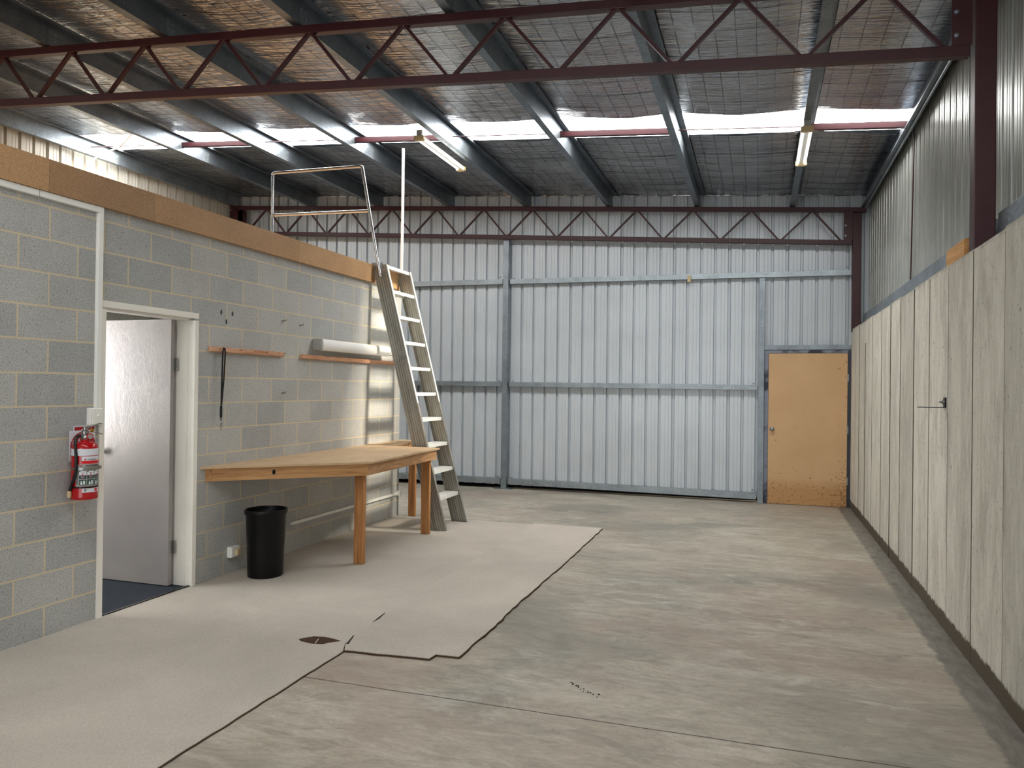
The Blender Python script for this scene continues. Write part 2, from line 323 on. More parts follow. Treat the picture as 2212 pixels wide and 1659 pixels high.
# ------------------------------------------------------------------ mesh helpers
OFF = {}
def woff(o): return OFF.get(o.name, Vector((0, 0, 0))) if o else Vector((0, 0, 0))
class MB:
    def __init__(s): s.v = []; s.f = []; s.mi = []; s.att = []
    def add(s, vs, fs, mi=0, att=None):
        n = len(s.v); s.v += [Vector(p) for p in vs]; s.f += [tuple(i+n for i in f) for f in fs]; s.mi += [mi]*len(fs); s.att += [att if att is not None else .5]*len(fs)
        return s
    def box(s, x0, x1, y0, y1, z0, z1, mi=0, att=None):
        vs = [(x, y, z) for x in (x0, x1) for y in (y0, y1) for z in (z0, z1)]
        return s.add(vs, [(0, 1, 3, 2), (4, 6, 7, 5), (0, 4, 5, 1), (2, 3, 7, 6), (0, 2, 6, 4), (1, 5, 7, 3)], mi, att)
    def bar(s, a, b, wd, ht, up=(0, 0, 1), mi=0):
        a, b = Vector(a), Vector(b); d = (b-a).normalized(); x = d.cross(Vector(up)).normalized(); y = x.cross(d)
        vs = [p + x*sx*wd/2 + y*sy*ht/2 for p in (a, b) for sx in (-1, 1) for sy in (-1, 1)]
        return s.add(vs, [(0, 1, 3, 2), (4, 6, 7, 5), (0, 4, 5, 1), (2, 3, 7, 6), (0, 2, 6, 4), (1, 5, 7, 3)], mi)
    def prism(s, poly, axis, a, b, mi=0, close=True, caps=True, att=None):
        n = len(poly)
        def P(u, v, t): return {0: (t, u, v), 1: (u, t, v), 2: (u, v, t)}[axis]
        vs = [P(u, v, a) for u, v in poly] + [P(u, v, b) for u, v in poly]
        fs = [(i, (i+1) % n, n+(i+1) % n, n+i) for i in range(n if close else n-1)]
        if caps and close: fs += [tuple(range(n))[::-1], tuple(range(n, 2*n))]
        return s.add(vs, fs, mi, att)
    def tube(s, pts, r, seg=10, mi=0, caps=True, rs=None):
        pts = [Vector(p) for p in pts]; rings = []; up = None
        for i, p in enumerate(pts):
            d = ((pts[i]-pts[i-1]).normalized() if i else Vector((0, 0, 0))) + ((pts[i+1]-pts[i]).normalized() if i < len(pts)-1 else Vector((0, 0, 0)))
            d.normalize()
            if up is None: up = Vector((0, 0, 1)) if abs(d.z) < .9 else Vector((1, 0, 0))
            x = d.cross(up).normalized(); y = x.cross(d).normalized(); up = y
            rr = rs[i] if rs else r
            k = 1.0
            if 0 < i < len(pts)-1:
                a = (pts[i]-pts[i-1]).normalized(); k = 1.0/max(.5, a.dot(d))
            rings.append([p + (x*math.cos(t)*k + y*math.sin(t)*1.0)*rr for t in [2*PI*j/seg for j in range(seg)]])
        vs = [v for r_ in rings for v in r_]; fs = []
        for i in range(len(pts)-1):
            for j in range(seg): fs.append((i*seg+j, i*seg+(j+1) % seg, (i+1)*seg+(j+1) % seg, (i+1)*seg+j))
        if caps: fs += [tuple(range(seg))[::-1], tuple((len(pts)-1)*seg+j for j in range(seg))]
        return s.add(vs, fs, mi)
    def lathe(s, prof, c, axis=(0, 0, 1), seg=28, mi=0, sx=1.0, sy=1.0):
        ah = Vector(axis).length if abs(abs(Vector(axis).z)-Vector(axis).length) < 1e-4 else 1.0; ax = Vector(axis).normalized(); t = Vector((1, 0, 0)) if abs(ax.x) < .9 else Vector((0, 1, 0))
        x = ax.cross(t).normalized(); y = ax.cross(x)
        if abs(ax.z) > .99: x, y = Vector((1, 0, 0)), Vector((0, 1, 0))
        c = Vector(c); vs = []
        for r, h in prof:
            for j in range(seg):
                a = 2*PI*j/seg; vs.append(c + ax*h*ah + x*math.cos(a)*r*sx + y*math.sin(a)*r*sy)
        fs = []
        for i in range(len(prof)-1):
            for j in range(seg): fs.append((i*seg+j, i*seg+(j+1) % seg, (i+1)*seg+(j+1) % seg, (i+1)*seg+j))
        if prof[0][0] > 1e-4: fs.append(tuple(range(seg))[::-1])
        if prof[-1][0] > 1e-4: fs.append(tuple((len(prof)-1)*seg+j for j in range(seg)))
        return s.add(vs, fs, mi)
    def build(s, name, mat, parent=None, smooth=False, bevel=0, origin='auto', attr=False):
        mats = mat if isinstance(mat, (list, tuple)) else [mat]
        pw = woff(parent)
        if parent is None and origin == 'auto':
            xs = [v.x for v in s.v]; ys = [v.y for v in s.v]; zs = [v.z for v in s.v]
            loc = Vector(((min(xs)+max(xs))/2, (min(ys)+max(ys))/2, min(zs)))
        elif parent is None: loc = Vector((0, 0, 0))
        else: loc = Vector((0, 0, 0))
        base = pw + loc
        me = bpy.data.meshes.new(name); me.from_pydata([v-base for v in s.v], [], s.f)
        for m in mats: me.materials.append(m)
        for p, i in zip(me.polygons, s.mi): p.material_index = i
        if attr:
            a = me.attributes.new('board', 'FLOAT', 'FACE')
            for i, v in enumerate(s.att): a.data[i].value = v
        bmf = __import__('bmesh'); bm = bmf.new(); bm.from_mesh(me)
        bmf.ops.remove_doubles(bm, verts=bm.verts, dist=1e-6)
        bmf.ops.recalc_face_normals(bm, faces=bm.faces); bm.to_mesh(me); bm.free()
        if smooth:
            for p in me.polygons: p.use_smooth = True
            try: me.set_sharp_from_angle(angle=math.radians(40))
            except Exception: pass
        o = bpy.data.objects.new(name, me); col.objects.link(o); o.location = loc
        if parent: o.parent = parent
        OFF[o.name] = base
        if bevel:
            b = o.modifiers.new('bevel', 'BEVEL'); b.width = bevel; b.segments = 2; b.limit_method = 'ANGLE'
        return o
def tag(o, label=None, cat=None, group=None, kind=None):
    if label: o['label'] = label
    if cat: o['category'] = cat
    if group: o['group'] = group
    if kind: o['kind'] = kind
    return o
def thing(name, loc, label, cat, group=None):
    o = bpy.data.objects.new(name, None); o.empty_display_size = .1; col.objects.link(o); o.location = loc; OFF[o.name] = Vector(loc)
    return tag(o, label, cat, group)
def struct(o, label=None): return tag(o, label, None, None, 'structure')
def copy_tree(o, dx, parent=None):
    c = o.copy(); col.objects.link(c); OFF[c.name] = woff(o) + Vector(dx)
    if parent: c.parent = parent
    else: c.location = o.location + Vector(dx)
    for ch in list(o.children): copy_tree(ch, dx, c)
    return c
def text_mesh(txt, size, align='CENTER'):
    cu = bpy.data.curves.new('lettering', 'FONT'); cu.body = txt; cu.size = size; cu.align_x = align; cu.align_y = 'CENTER'; cu.resolution_u = 3; cu.offset = size*.022
    o = bpy.data.objects.new('lettering', cu); col.objects.link(o)
    bpy.context.view_layer.update()
    me = bpy.data.meshes.new_from_object(o.evaluated_get(bpy.context.evaluated_depsgraph_get()))
    bpy.data.objects.remove(o, do_unlink=True)
    vs = [v.co.copy() for v in me.vertices]; fs = [tuple(p.vertices) for p in me.polygons]
    bpy.data.meshes.remove(me)
    return vs, fs
def lettering(name, txt, size, mapf, mat, parent, stretch=1.0):
    vs, fs = text_mesh(txt, size)
    mb = MB(); mb.add([mapf(v.x*stretch, v.y) for v in vs], fs)
    return mb.build(name, mat, parent)

SL = .065                                    # fall of the roof, down to the right
def rz(c, x): return c - SL*x
XL, YB, XR = -4.07, 10.93, 1.15

# ------------------------------------------------------------------ shell
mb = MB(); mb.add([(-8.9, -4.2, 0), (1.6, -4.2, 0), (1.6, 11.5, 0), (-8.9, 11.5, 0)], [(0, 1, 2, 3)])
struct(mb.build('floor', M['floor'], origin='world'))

# block wall of the office, with the doorway left open
mb = MB()
DY0, DY1, DZ = 3.86, 4.71, 2.045
mb.box(XL-.19, XL, -4.0, DY0, 0, 2.70); mb.box(XL-.19, XL, DY1, 8.16, 0, 2.70); mb.box(XL-.19, XL, DY0, DY1, DZ, 2.70)
mb.box(-8.6, XL-.19, 7.97, 8.16, 0, 2.70)
struct(mb.build('wall_left', M['blocks'], origin='world'))
# office inside
mb = MB(); mb.box(-8.6, XL-.19, -1.0, -.9, 0, 2.5); mb.box(-8.6, -8.5, -1, 7.97, 0, 2.7); mb.box(-7.72, -7.62, -1, 2.15, 0, 2.5); mb.box(-7.72, -7.62, 3.75, 7.97, 0, 2.5)
mb.box(-7.72, -7.62, 2.15, 3.75, 0, .8); mb.box(-7.72, -7.62, 2.15, 3.75, 2.25, 2.5)
mb.box(XL-.20, XL-.191, 4.75, 7.97, 0, 2.5); mb.box(XL-.20, XL-.191, -1, 3.82, 0, 2.5)
struct(mb.build('wall_office', M['white'], origin='world'))
mb = MB(); mb.box(-8.5, XL-.19, -1, 7.97, 2.42, 2.5)
oc = mb.build('ceiling_office', M['white'], origin='world'); struct(oc)
mb = MB(); mb.box(-7.6, XL-.2, 5.35, 5.39, 2.405, 2.42); mb.box(-7.6, XL-.2, 4.86, 4.875, 2.40, 2.42)
struct(mb.build('trim_office_ceiling', M['capgrey'], origin='world'))
mb = MB(); mb.box(-8.5, XL-.035, -1, DY0+.012, 0.0, .012); mb = MB()
mb.add([(-8.5, -1, .009), (XL-.19, -1, .009), (XL-.19, 3.875, .009), (XL-.02, 3.875, .009), (XL-.02, 4.69, .009), (XL-.19, 4.69, .009), (XL-.19, 7.97, .009), (-8.5, 7.97, .009)], [(0, 1, 2, 3, 4, 5, 6, 7)])
struct(mb.build('floor_office', M['carpet_blue'], origin='world'))
tag(MB().box(XL-.02, XL+.001, 3.875, 4.69, 0, .014).build('threshold_strip', M['black']), 'thin black threshold strip across the foot of the open office doorway', 'threshold')

# mezzanine deck over the office + fascia board
mb = MB(); mb.box(-8.6, XL, -4.0, 8.16, 2.70, 2.83, att=.9)
struct(mb.build('floor_mezzanine', M['chip'], origin='world', attr=True))
fb = thing('fascia_board', (XL+.02, 5.0, 2.665), 'long tan particle board fascia running along the top of the grey block wall', 'board')
for y0, y1, tone, lab in ((-4.0, 3.425, .85, None), (3.425, 4.25, .12, None), (4.25, 6.0, .55, None), (6.0, 8.07, .75, None)):
    MB().box(XL, XL+.036, y0+.0012, y1-.0012, 2.668, 2.862, att=tone).build('board_panel', M['chip'], fb, attr=True)
MB().box(XL-.3, XL+.036, 8.07, 8.10, 2.668, 2.862).build('end_panel', M['pine_x'], fb)
MB().box(XL-.01, XL+.02, 7.1, 8.07, 2.69, 2.84).build('trimmer', M['pine_y'], fb)

# concrete wall on the right: separate cast boards with a fine joint between them
mb = MB()
joints = [-4.0, -3.4, -2.8, -2.2, -1.6, -1.0, -.4, .2, .8, 1.4, 2.0, 2.55, 3.15, 3.74, 4.32, 4.915, 5.505, 6.08, 6.66, 7.26, 7.79, 8.33, 8.98, 9.56, 10.1, 11.0]
tones = {}
random.seed(3)
for i in range(len(joints)-1):
    y0, y1 = joints[i], joints[i+1]; dx = random.uniform(-.004, .004); g = .006 if abs(y1-9.56) > .02 else .016
    zt = 2.355 + random.uniform(-.006, .006)
    tone = {15: .35, 16: .80, 17: .70, 18: .15, 19: .5, 20: .62, 21: .85, 22: .8, 23: .75, 14: .45, 13: .05, 12: .3}.get(i, random.random())
    mb.box(XR+dx, 1.52, y0+.003, y1-g, 0, zt, att=tone)
mb.box(XR+.014, 1.5, -4.0, 11.0, 0, 2.34, mi=1)
for yj in joints[1:-1]: mb.box(XR-.0015, XR+.02, yj-.0065 if abs(yj-9.56) > .02 else yj-.017, yj+.0035, 0.0, 2.345 if abs(yj-9.56) > .02 else 2.1, mi=1)
struct(mb.build('wall_right', [M['formed'], M['joint']], origin='world', attr=True))

# ribbed metal cladding
def clad(p0, p1, zb, ztf, nrm, period=.19, rib=.042):
    """ribbed sheet from p0 to p1 (xy); pans lie on the line, ribs step outward along nrm"""
    p0, p1, n = Vector(p0), Vector(p1), Vector(nrm); L = (p1-p0).length; d = (p1-p0)/L
    prof = []; k = 0; s = 0.0
    while s < L:
        prof += [(s, 0), (s+.046, 0), (s+.049, .003), (s+.056, .003), (s+.059, 0), (s+.094, 0), (s+.097, .003), (s+.104, .003), (s+.107, 0), (s+.138, 0), (s+.145, rib), (s+.172, rib), (s+.179, 0)]
        if k % 4 == 3: prof += [(s+.1835, .006), (s+.185, 0)]
        s += period; k += 1
    prof = [(min(a, L), b) for a, b in prof]
    vs = []; fs = []
    for a, b in prof:
        q = p0 + d*a + n*b; vs += [(q.x, q.y, zb), (q.x, q.y, ztf(q.x))]
    for i in range(len(prof)-1): fs.append((2*i, 2*i+2, 2*i+3, 2*i+1))
    return MB().add(vs, fs)
YC = 11.03
struct(clad((-8.75, YC), (1.37, YC), .05, lambda x: rz(4.34, x), (0, 1)).build('wall_back', M['clad'], origin='world'))
struct(clad((1.36, YC+.02), (1.36, -4.0), 2.30, lambda x: rz(4.36, x), (1, 0)).build('wall_right_upper', M['clad_side'], origin='world'))
struct(clad((-8.72, -4.0), (-8.72, YC+.02), 0, lambda x: rz(4.34, x), (-1, 0)).build('wall_far_left', M['clad_left'], origin='world'))
# front wall behind the camera with its open roller door
mb = MB(); mb.box(-8.8, -3.9, -4.1, -4.0, 0, 5.0); mb.box(.7, 1.6, -4.1, -4.0, 0, 5.0); mb.box(-3.9, .7, -4.1, -4.0, 3.6, 5.0)
struct(mb.build('wall_front', M['clad_left'], origin='world'))
# full-height dark sheet behind the back wall, its colour standing for foot-gap shade
struct(MB().box(-8.8, 1.5, 11.16, 11.20, 0, 5.0).build('back_dark_sheet', M['hole'], origin='world'))

# roof: foil hung over the purlins, fibreglass strips
PX = [.36 - 1.25*k for k in range(8)]        # left edge of each purlin's lower flange
def foil_z(x, y):
    k = (x-.47)/1.25; fr = k-math.floor(k)
    sag = .030*math.sin(PI*fr)
    return rz(4.262, x) - sag
def foil(y0, y1, x0=-8.72, x1=1.40):
    nx, ny = int((x1-x0)/.07), max(2, int((y1-y0)/.05)); vs = []; fs = []
    for j in range(ny+1):
        for i in range(nx+1):
            x = x0+(x1-x0)*i/nx; y = y0+(y1-y0)*j/ny
            if j == 0 or j == ny: y += .022*noise.noise(Vector((x*2.1, y, 0)))*2 + .01*noise.noise(Vector((x*11, y, 3)))
            z = foil_z(x, y) + .010*noise.noise(Vector((x*1.3, y*3.5, 1))) + .0018*noise.noise(Vector((x*5, y*15, 5)))
            vs.append((x, y, z))
    for j in range(ny):
        for i in range(nx): a = j*(nx+1)+i; fs.append((a, a+1, a+nx+2, a+nx+1))
    return MB().add(vs, fs)
f1 = foil(-4.1, 1.55); f1.add(foil(2.25, 7.74).v, foil(2.25, 7.74).f) if False else None
fa = foil(2.25, 7.74); f1.add(fa.v, fa.f); fa = foil(8.40, 9.12); f1.add(fa.v, fa.f)
fa = foil(9.10, 11.06)
for v in fa.v: v.z -= .003
f1.add(fa.v, fa.f)
ceil = f1.build('ceiling', M['foil'], smooth=True, origin='world'); struct(ceil)
# supporting wire mesh below the foil
mb = MB(); x = -8.6
while x < 1.4:
    z = foil_z(x, 0)-.006; mb.tube([(x, 2.0, z), (x, 11.05, z)], .0016, 3, caps=False); x += .15
y = 2.0
while y < 11.06:
    pts = [(-8.7+.125*i, y+.012*noise.noise(Vector((i*.3, y, 0))), foil_z(-8.7+.125*i, y)-.006) for i in range(81)]
    mb.tube(pts, .0016, 3, caps=False); y += .30
wm = mb.build('wire_mesh', M['dark_steel'], ceil); wm['label'] = 'fine wire grid carrying the roof foil'
mb = MB(); mb.add([(-8.72, 7.68, rz(4.275, -8.72)), (1.4, 7.68, rz(4.275, 1.4)), (1.4, 8.46, rz(4.275, 1.4)), (-8.72, 8.46, rz(4.275, -8.72))], [(0, 1, 2, 3)])
struct(mb.build('window_1', M['skylight'], origin='world'))
mb = MB(); mb.add([(-8.72, 1.48, rz(4.275, -8.72)), (1.4, 1.48, rz(4.275, 1.4)), (1.4, 2.32, rz(4.275, 1.4)), (-8.72, 2.32, rz(4.275, -8.72))], [(0, 1, 2, 3)])
struct(mb.build('window_2', M['skylight_b'], origin='world'))
mb = MB()
for y0, y1 in ((-4.3, 1.50), (2.30, 7.70), (8.44, 11.3)):
    mb.add([(-8.9, y0, rz(4.34, -8.9)), (1.7, y0, rz(4.34, 1.7)), (1.7, y1, rz(4.34, 1.7)), (-8.9, y1, rz(4.34, -8.9))], [(0, 1, 2, 3)])
struct(mb.build('ceiling_sheeting', M['galv_dark'], origin='world'))
# edge of folded foil at the back wall
mb = MB(); pts = []
for i in range(260):
    x = -8.6 + i*.0385; mb_z = rz(4.235, x) + .012*noise.noise(Vector((x*9, 2, 0)))
    pts.append((x, 11.0+.008*noise.noise(Vector((x*14, 7, 0))), mb_z))
mb.tube(pts, .010, 6); struct(mb.build('trim_1', M['foil'], smooth=True, origin='world'))

# ------------------------------------------------------------------ purlins
def zed(x0, c, y0, y1, name, mat, flip=1):
    """Z section: lower flange x0..x0+.065, web, upper flange onward with a down lip"""
    b = rz(c, x0+.065); T = .0025
    def X(u): return x0+.065 + flip*u
    poly = [(-.065, .018), (-.065, 0), (0, 0), (0, .195), (.065, .195), (.065, .177), (.065-T, .177), (.065-T, .195-T), (T, .195-T), (T, -T), (-.065-T, -T), (-.065-T, .018)]
    poly = [(X(u), b+v) for u, v in poly]
    return MB().prism(poly, 1, y0, y1)
names = ['first', 'second', 'third', 'fourth', 'fifth', 'sixth', 'seventh', 'eighth']
base_p = None
for k, x0 in enumerate(PX):
    left = k == 7
    if left: continue
    lab = 'grey galvanised steel roof purlin running front to back, %s counted from the concrete wall' % names[k+1]
    if base_p is None:
        base_p = thing('roof_purlin', (x0+.065, 3, rz(4.04, x0+.065)), lab, 'purlin', 'steel roof purlins under the foil')
        zed(x0, 4.045, -4.0, 11.0, 'beam', M['galv_dark']).build('beam', M['galv_dark'], base_p)
        for yy in (4.95, 10.9):
            m2 = MB(); m2.box(x0+.066, x0+.072, yy-.05, yy+.05, rz(4.045, x0+.065)-.0, rz(4.045, x0+.065)+.15); cl = m2.build('cleat', M['galv_dark'], base_p)
            for dy in (-.025, .025):
                for dz in (.05, .11): MB().lathe([(.0, 0), (.010, 0), (.010, .007), (0, .007)], (x0+.072, yy+dy, rz(4.045, x0+.065)+dz), (1, 0, 0), 6).build('bolt', M['galv'], cl)
    else:
        c = copy_tree(base_p, (x0-PX[0], 0, -SL*(x0-PX[0]))); c['label'] = lab
# eave purlins
e = thing('roof_purlin', (1.31, 3, rz(4.04, 1.31)), 'dark steel eave purlin along the top of the right-hand ribbed wall', 'purlin')
zed(1.245, 4.045, -4.0, 11.0, 'beam', M['galv_dark']).build('beam', M['galv_dark'], e)
MB().tube([(1.285, -3.9, rz(4.02, 1.29)), (1.285, 10.85, rz(4.02, 1.29))], .008, 8).build('conduit', M['galv_light'], e)
e = thing('roof_purlin', (-8.6, 3, rz(4.04, -8.6)), 'pale steel eave purlin along the top of the far left white ribbed wall', 'purlin')
zed(-8.665, 4.045, -4.0, 11.0, 'beam', M['galv']).build('beam', M['galv'], e)

# ------------------------------------------------------------------ trusses, columns
def truss(yc, label):
    t = thing('steel_truss', (-3.7, yc, rz(3.54, -3.7)), label, 'truss')
    def chord(nm, c0, x0, x1, h=.062):
        m = MB(); m.add([(x, y, rz(c0, x)+dz) for x in (x0, x1) for y in (yc-.032, yc+.032) for dz in (0, h)], [(0, 1, 3, 2), (4, 6, 7, 5), (0, 4, 5, 1), (2, 3, 7, 6), (0, 2, 6, 4), (1, 5, 7, 3)])
        m.build(nm, M['red'], t, bevel=.004)
    chord('bottom_chord', 3.54, -8.395, 1.125); chord('top_chord', 3.972, -8.66, 1.30)
    nb = [1.02 - .78*i for i in range(13)]
    for i, xb in enumerate(nb):
        xt = xb-.36
        if i: MB().bar((xb+.025, yc, rz(3.60, xb)), (xb+.36+.03-.0, yc, rz(3.978, xb+.39)), .022, .030, (0, 1, 0)).build('web_brace', M['red'], t)
        if i < 12: MB().bar((xb-.025, yc, rz(3.60, xb)), (xt-.0, yc, rz(3.978, xt)), .022, .030, (0, 1, 0)).build('web_brace', M['red'], t)
    MB().box(1.03, 1.136, yc-.030, yc-.018, rz(3.602, 1.1), rz(3.975, 1.1)).build('end_plate', M['red'], t)
    for z in (rz(3.66, 1.1), rz(3.795, 1.1)):
        MB().lathe([(0, 0), (.014, 0), (.014, -.0), (.013, .010), (0, .011)], (1.053, yc-.030, z), (0, -1, 0), 6).build('bolt', M['galv'], t)
    MB().box(-8.5, -8.40, yc-.030, yc-.018, rz(3.602, -8.45), rz(3.975, -8.45)).build('end_plate', M['red'], t)
    return t
truss(4.95, 'dark red zigzag steel roof truss nearest the camera, crossing overhead')
truss(10.86, 'dark red zigzag steel roof truss against the far ribbed wall')
def column(x0, x1, y0, y1, z0, z1, label):
    t = thing('steel_column', ((x0+x1)/2, (y0+y1)/2, z0), label, 'column')
    MB().box(x0, x1, y0, y1, z0, z1).build('shaft', M['red'], t, bevel=.006)
    MB().box(x0-.0, x1+.03, y0-.01, y1+.02, z0, z0+.012).build('base_plate', M['red'], t)
column(1.152, 1.262, 4.925, 5.03, 2.33, 3.885, 'dark red steel column in the foreground, standing on the concrete wall at upper right')
column(1.140, 1.245, 10.83, 10.94, 2.33, 3.888, 'dark red steel column in the far right corner, above the tan door')
column(-8.67, -8.40, 10.83, 10.93, 0.0, 4.515, 'dark red steel column in the far left corner beyond the block wall')
# bridging between purlins: channels in every other bay, thin rods in the rest
ch = [(.425, 1.30, 'rightmost red steel bridging channel below the bright skylight strip'), (-2.075, -.89, 'middle red bridging channel crossing the skylight strip, right of the long lamp'),
      (-4.575, -3.39, 'red bridging channel at the skylight, right behind the hanging white pole'), (-7.075, -5.89, 'leftmost red bridging channel under the skylight strip')]
for a, b, lab in ch:
    za, zb = rz(4.14, a), rz(4.14, b)
    m = MB()
    for y0, y1, d0, d1 in ((7.90, 7.904, -.03, .03), (7.90, 7.94, .027, .03), (7.90, 7.94, -.03, -.027)):
        m.add([(x, y, z+d) for x, z in ((a, za), (b, zb)) for y in (y0, y1) for d in (d0, d1)], [(0, 1, 3, 2), (4, 6, 7, 5), (0, 4, 5, 1), (2, 3, 7, 6), (0, 2, 6, 4), (1, 5, 7, 3)])
    tag(m.build('bridging_channel', M['red']), lab, 'bracing')
for a, b, lab in ((-.825, .36, 'thin red bracing rod across the skylight, left of the short white lamp'), (-3.325, -2.14, 'thin red bracing rod across the skylight, right of the long white lamp'),
                  (-5.825, -4.64, 'thin red bracing rod across the skylight, between the two left channels'), (-8.6, -7.14, 'thin red bracing rod at the far left end of the skylight')):
    tag(MB().tube([(a, 7.92, rz(4.15, a)), (b, 7.92, rz(4.15, b))], .006, 8).build('bracing_rod', M['red']), lab, 'bracing')
tag(MB().tube([(-7.1, 7.0, 4.66), (-7.6, 7.6, 4.68), (-8.3, 8.1, 4.73), (-8.52, 8.05, 4.66), (-8.6, 7.9, 4.5), (-8.64, 7.8, 4.2), (-8.66, 7.8, 3.4)], .012, 8).build('loose_cable', M['pvc'], smooth=True), 'loose white cable drooping off the far left eave purlin', 'cable')

# ------------------------------------------------------------------ back wall framing
def girt(x0, x1, z0, z1, h, label, y=YB):
    t = thing('wall_girt', ((x0+x1)/2, y, z0), label, 'girt', 'steel girts of the far wall')
    m = MB(); T = .003
    sec = [(0, 0), (.085, 0), (.085, T), (T, T), (T, h-T), (.085, h-T), (.085, h), (0, h)]
    n = len(sec); vs = [(x0, y+u, z0+v) for u, v in sec] + [(x1, y+u, z1+v) for u, v in sec]
    m.add(vs, [(i, (i+1) % n, n+(i+1) % n, n+i) for i in range(n)] + [tuple(range(n))[::-1], tuple(range(n, 2*n))])
    m.build('rail', M['galv_light'], t)
    for x in (x0+.05, x1-.05):
        MB().lathe([(0, 0), (.010, 0), (.010, .02), (0, .022)], (x, y+.04, z0 + h), (0, 0, 1), 6).build('bolt', M['galv'], t)
    return t
girt(-8.4, -3.745, 3.14, 3.115, .075, 'upper horizontal girt of the far wall, left of the tall grey post')
girt(-3.625, 1.138, 3.112, 3.083, .072, 'upper horizontal girt of the far wall, from the tall post to the red column')
girt(-8.6, -3.745, 1.555, 1.555, .072, 'middle horizontal girt of the far wall, behind the ladder')
girt(-3.625, -.035, 1.555, 1.545, .068, 'middle horizontal girt of the far wall, right of the tall grey post')
girt(-8.6, -3.745, .075, .072, .085, 'bottom horizontal girt of the far wall, behind the ladder and bench')
girt(-3.625, -.035, .07, .045, .085, 'bottom horizontal girt of the far wall, right of the tall grey post')
def post(x0, x1, z1, label, plate):
    t = thing('steel_post', ((x0+x1)/2, YB, 0), label, 'post')
    MB().box(x0, x1, YB-.035, YB+.06, 0.0, z1).build('shaft', M['galv'], t, bevel=.003)
    if plate: MB().box(x0-.10, x1+.08, YB-.07, YB+.08, 0, .010).build('base_plate', M['galv'], t)
post(-3.725, -3.640, 3.86, 'tall grey galvanised post reaching up to the far truss', True)
post(-.020, .055, 3.075, 'grey galvanised post at the left side of the tan door', False)
tag(MB().box(-.985, -.935, YB-.025, YB-.001, 3.055, 3.145).build('switch_box', M['cream'], bevel=.004), 'small cream plastic box fixed on the upper girt of the far wall', 'box')

# tan door in the far wall
d = thing('door_2', (.6, YB, 0), 'tan hardboard door with dark mould specks in the far right corner', 'door'); d['kind'] = 'structure'
leaf = MB().box(.112, 1.105, YB-.002, YB+.036, .004, 2.045).build('door_leaf', M['door_tan'], d, bevel=.002)
MB().lathe([(.0, 0), (.031, 0), (.031, .006), (.014, .012), (.012, .032), (.024, .042), (.028, .055), (.024, .066), (.012, .071), (0, .072)], (.163, YB-.002, 1.018), (0, -1, 0), 24).build('door_knob', M['steel'], leaf, smooth=True)
for z in (.35, 1.03, 1.72): MB().box(1.102, 1.118, YB-.012, YB+.004, z-.05, z+.05).build('hinge', M['steel'], leaf)
MB().box(.058, .108, YB-.005, YB+.05, 0, 2.09).build('frame_jamb', M['patchy'], d)
MB().box(1.108, 1.150, YB-.005, YB+.05, 0, 2.09).build('frame_jamb', M['dark_steel'], d)
MB().box(.108, 1.108, YB-.005, YB+.05, 2.049, 2.09).build('frame_head', M['patchy'], d)
MB().box(.055, 1.14, YB-.015, YB+.05, 2.095, 2.158).build('lintel_channel', M['galv'], d)

# gutter channel on top of the concrete wall
tag(MB().box(1.27, 1.33, 5.04, 10.8, 2.32, 2.545).box(1.33, 1.355, 5.04, 10.8, 2.53, 2.545).build('sill_channel', M['galv'], bevel=.004), 'grey steel channel along the top of the concrete wall, beyond the foreground column', 'channel')
tag(MB().box(1.27, 1.33, -4, 4.92, 2.32, 2.555).build('sill_channel', M['galv'], bevel=.004), 'grey steel channel on the concrete wall at the right edge, nearer than the foreground column', 'channel')
tag(MB().box(1.165, 1.262, 5.20, 5.66, 2.362, 2.470).build('timber_offcut', M['block_wood'], bevel=.003), 'short orange timber offcut lying on top of the concrete wall', 'timber')
tag(MB().tube([(1.345, 7.85, 3.94), (1.342, 7.97, 2.55)], .006, 8).build('bracing_cable', M['red'], smooth=True), 'thin dark red rod hanging down the right-hand ribbed wall', 'rod')
b = thing('wall_bracket', (XR, 5.6, 1.43), 'small black bracket with a thin bar sticking out of the concrete wall', 'bracket')
MB().box(XR-.008, XR+.006, 5.545, 5.60, 1.440, 1.505).build('plate', M['black'], b)
MB().box(XR-.16, XR-.002, 5.560, 5.600, 1.436, 1.442).build('bar', M['dark_steel'], b)
MB().lathe([(0, 0), (.012, 0), (.012, .014), (.006, .016), (.006, .030), (0, .030)], (XR-.006, 5.575, 1.475), (-1, 0, 0), 6).build('bolt', M['steel'], b)

# ------------------------------------------------------------------ office doorway
d = thing('door_1', (XL, 4.28, 0), 'white steel door frame with a silver-grey door standing open', 'door'); d['kind'] = 'structure'
def jamb(y0, sgn):
    # double-rebated frame section in plan; outward to the wall
    P = [(XL+.012, 0), (XL+.012, .040), (XL-.045, .040), (XL-.045, .053), (XL-.145, .053), (XL-.145, .040), (XL-.202, .040), (XL-.202, 0)]
    return MB().prism([(x, y0+sgn*y) for x, y in P], 2, 0, 2.014)
jamb(3.837, 1).build('frame_jamb', M['white'], d); jamb(4.737, -1).build('frame_jamb', M['white'], d)
P = [(XL+.012, 2.070), (XL+.012, 2.028), (XL-.045, 2.028), (XL-.045, 2.015), (XL-.145, 2.015), (XL-.145, 2.028), (XL-.202, 2.028), (XL-.202, 2.070)]
MB().prism(P, 1, 3.8372, 4.7368).build('frame_head', M['white'], d)
leaf = MB().box(-5.005, -4.205, 4.615, 4.650, .016, 2.018).build('door_leaf', M['doorleaf'], d, bevel=.002)
MB().lathe([(.0, 0), (.032, 0), (.032, .006), (.013, .012), (.012, .035), (.024, .045), (.030, .060), (.024, .072), (0, .076)], (-4.868, 4.615, 1.005), (0, -1, 0), 24).build('door_knob', M['steel'], leaf, smooth=True)
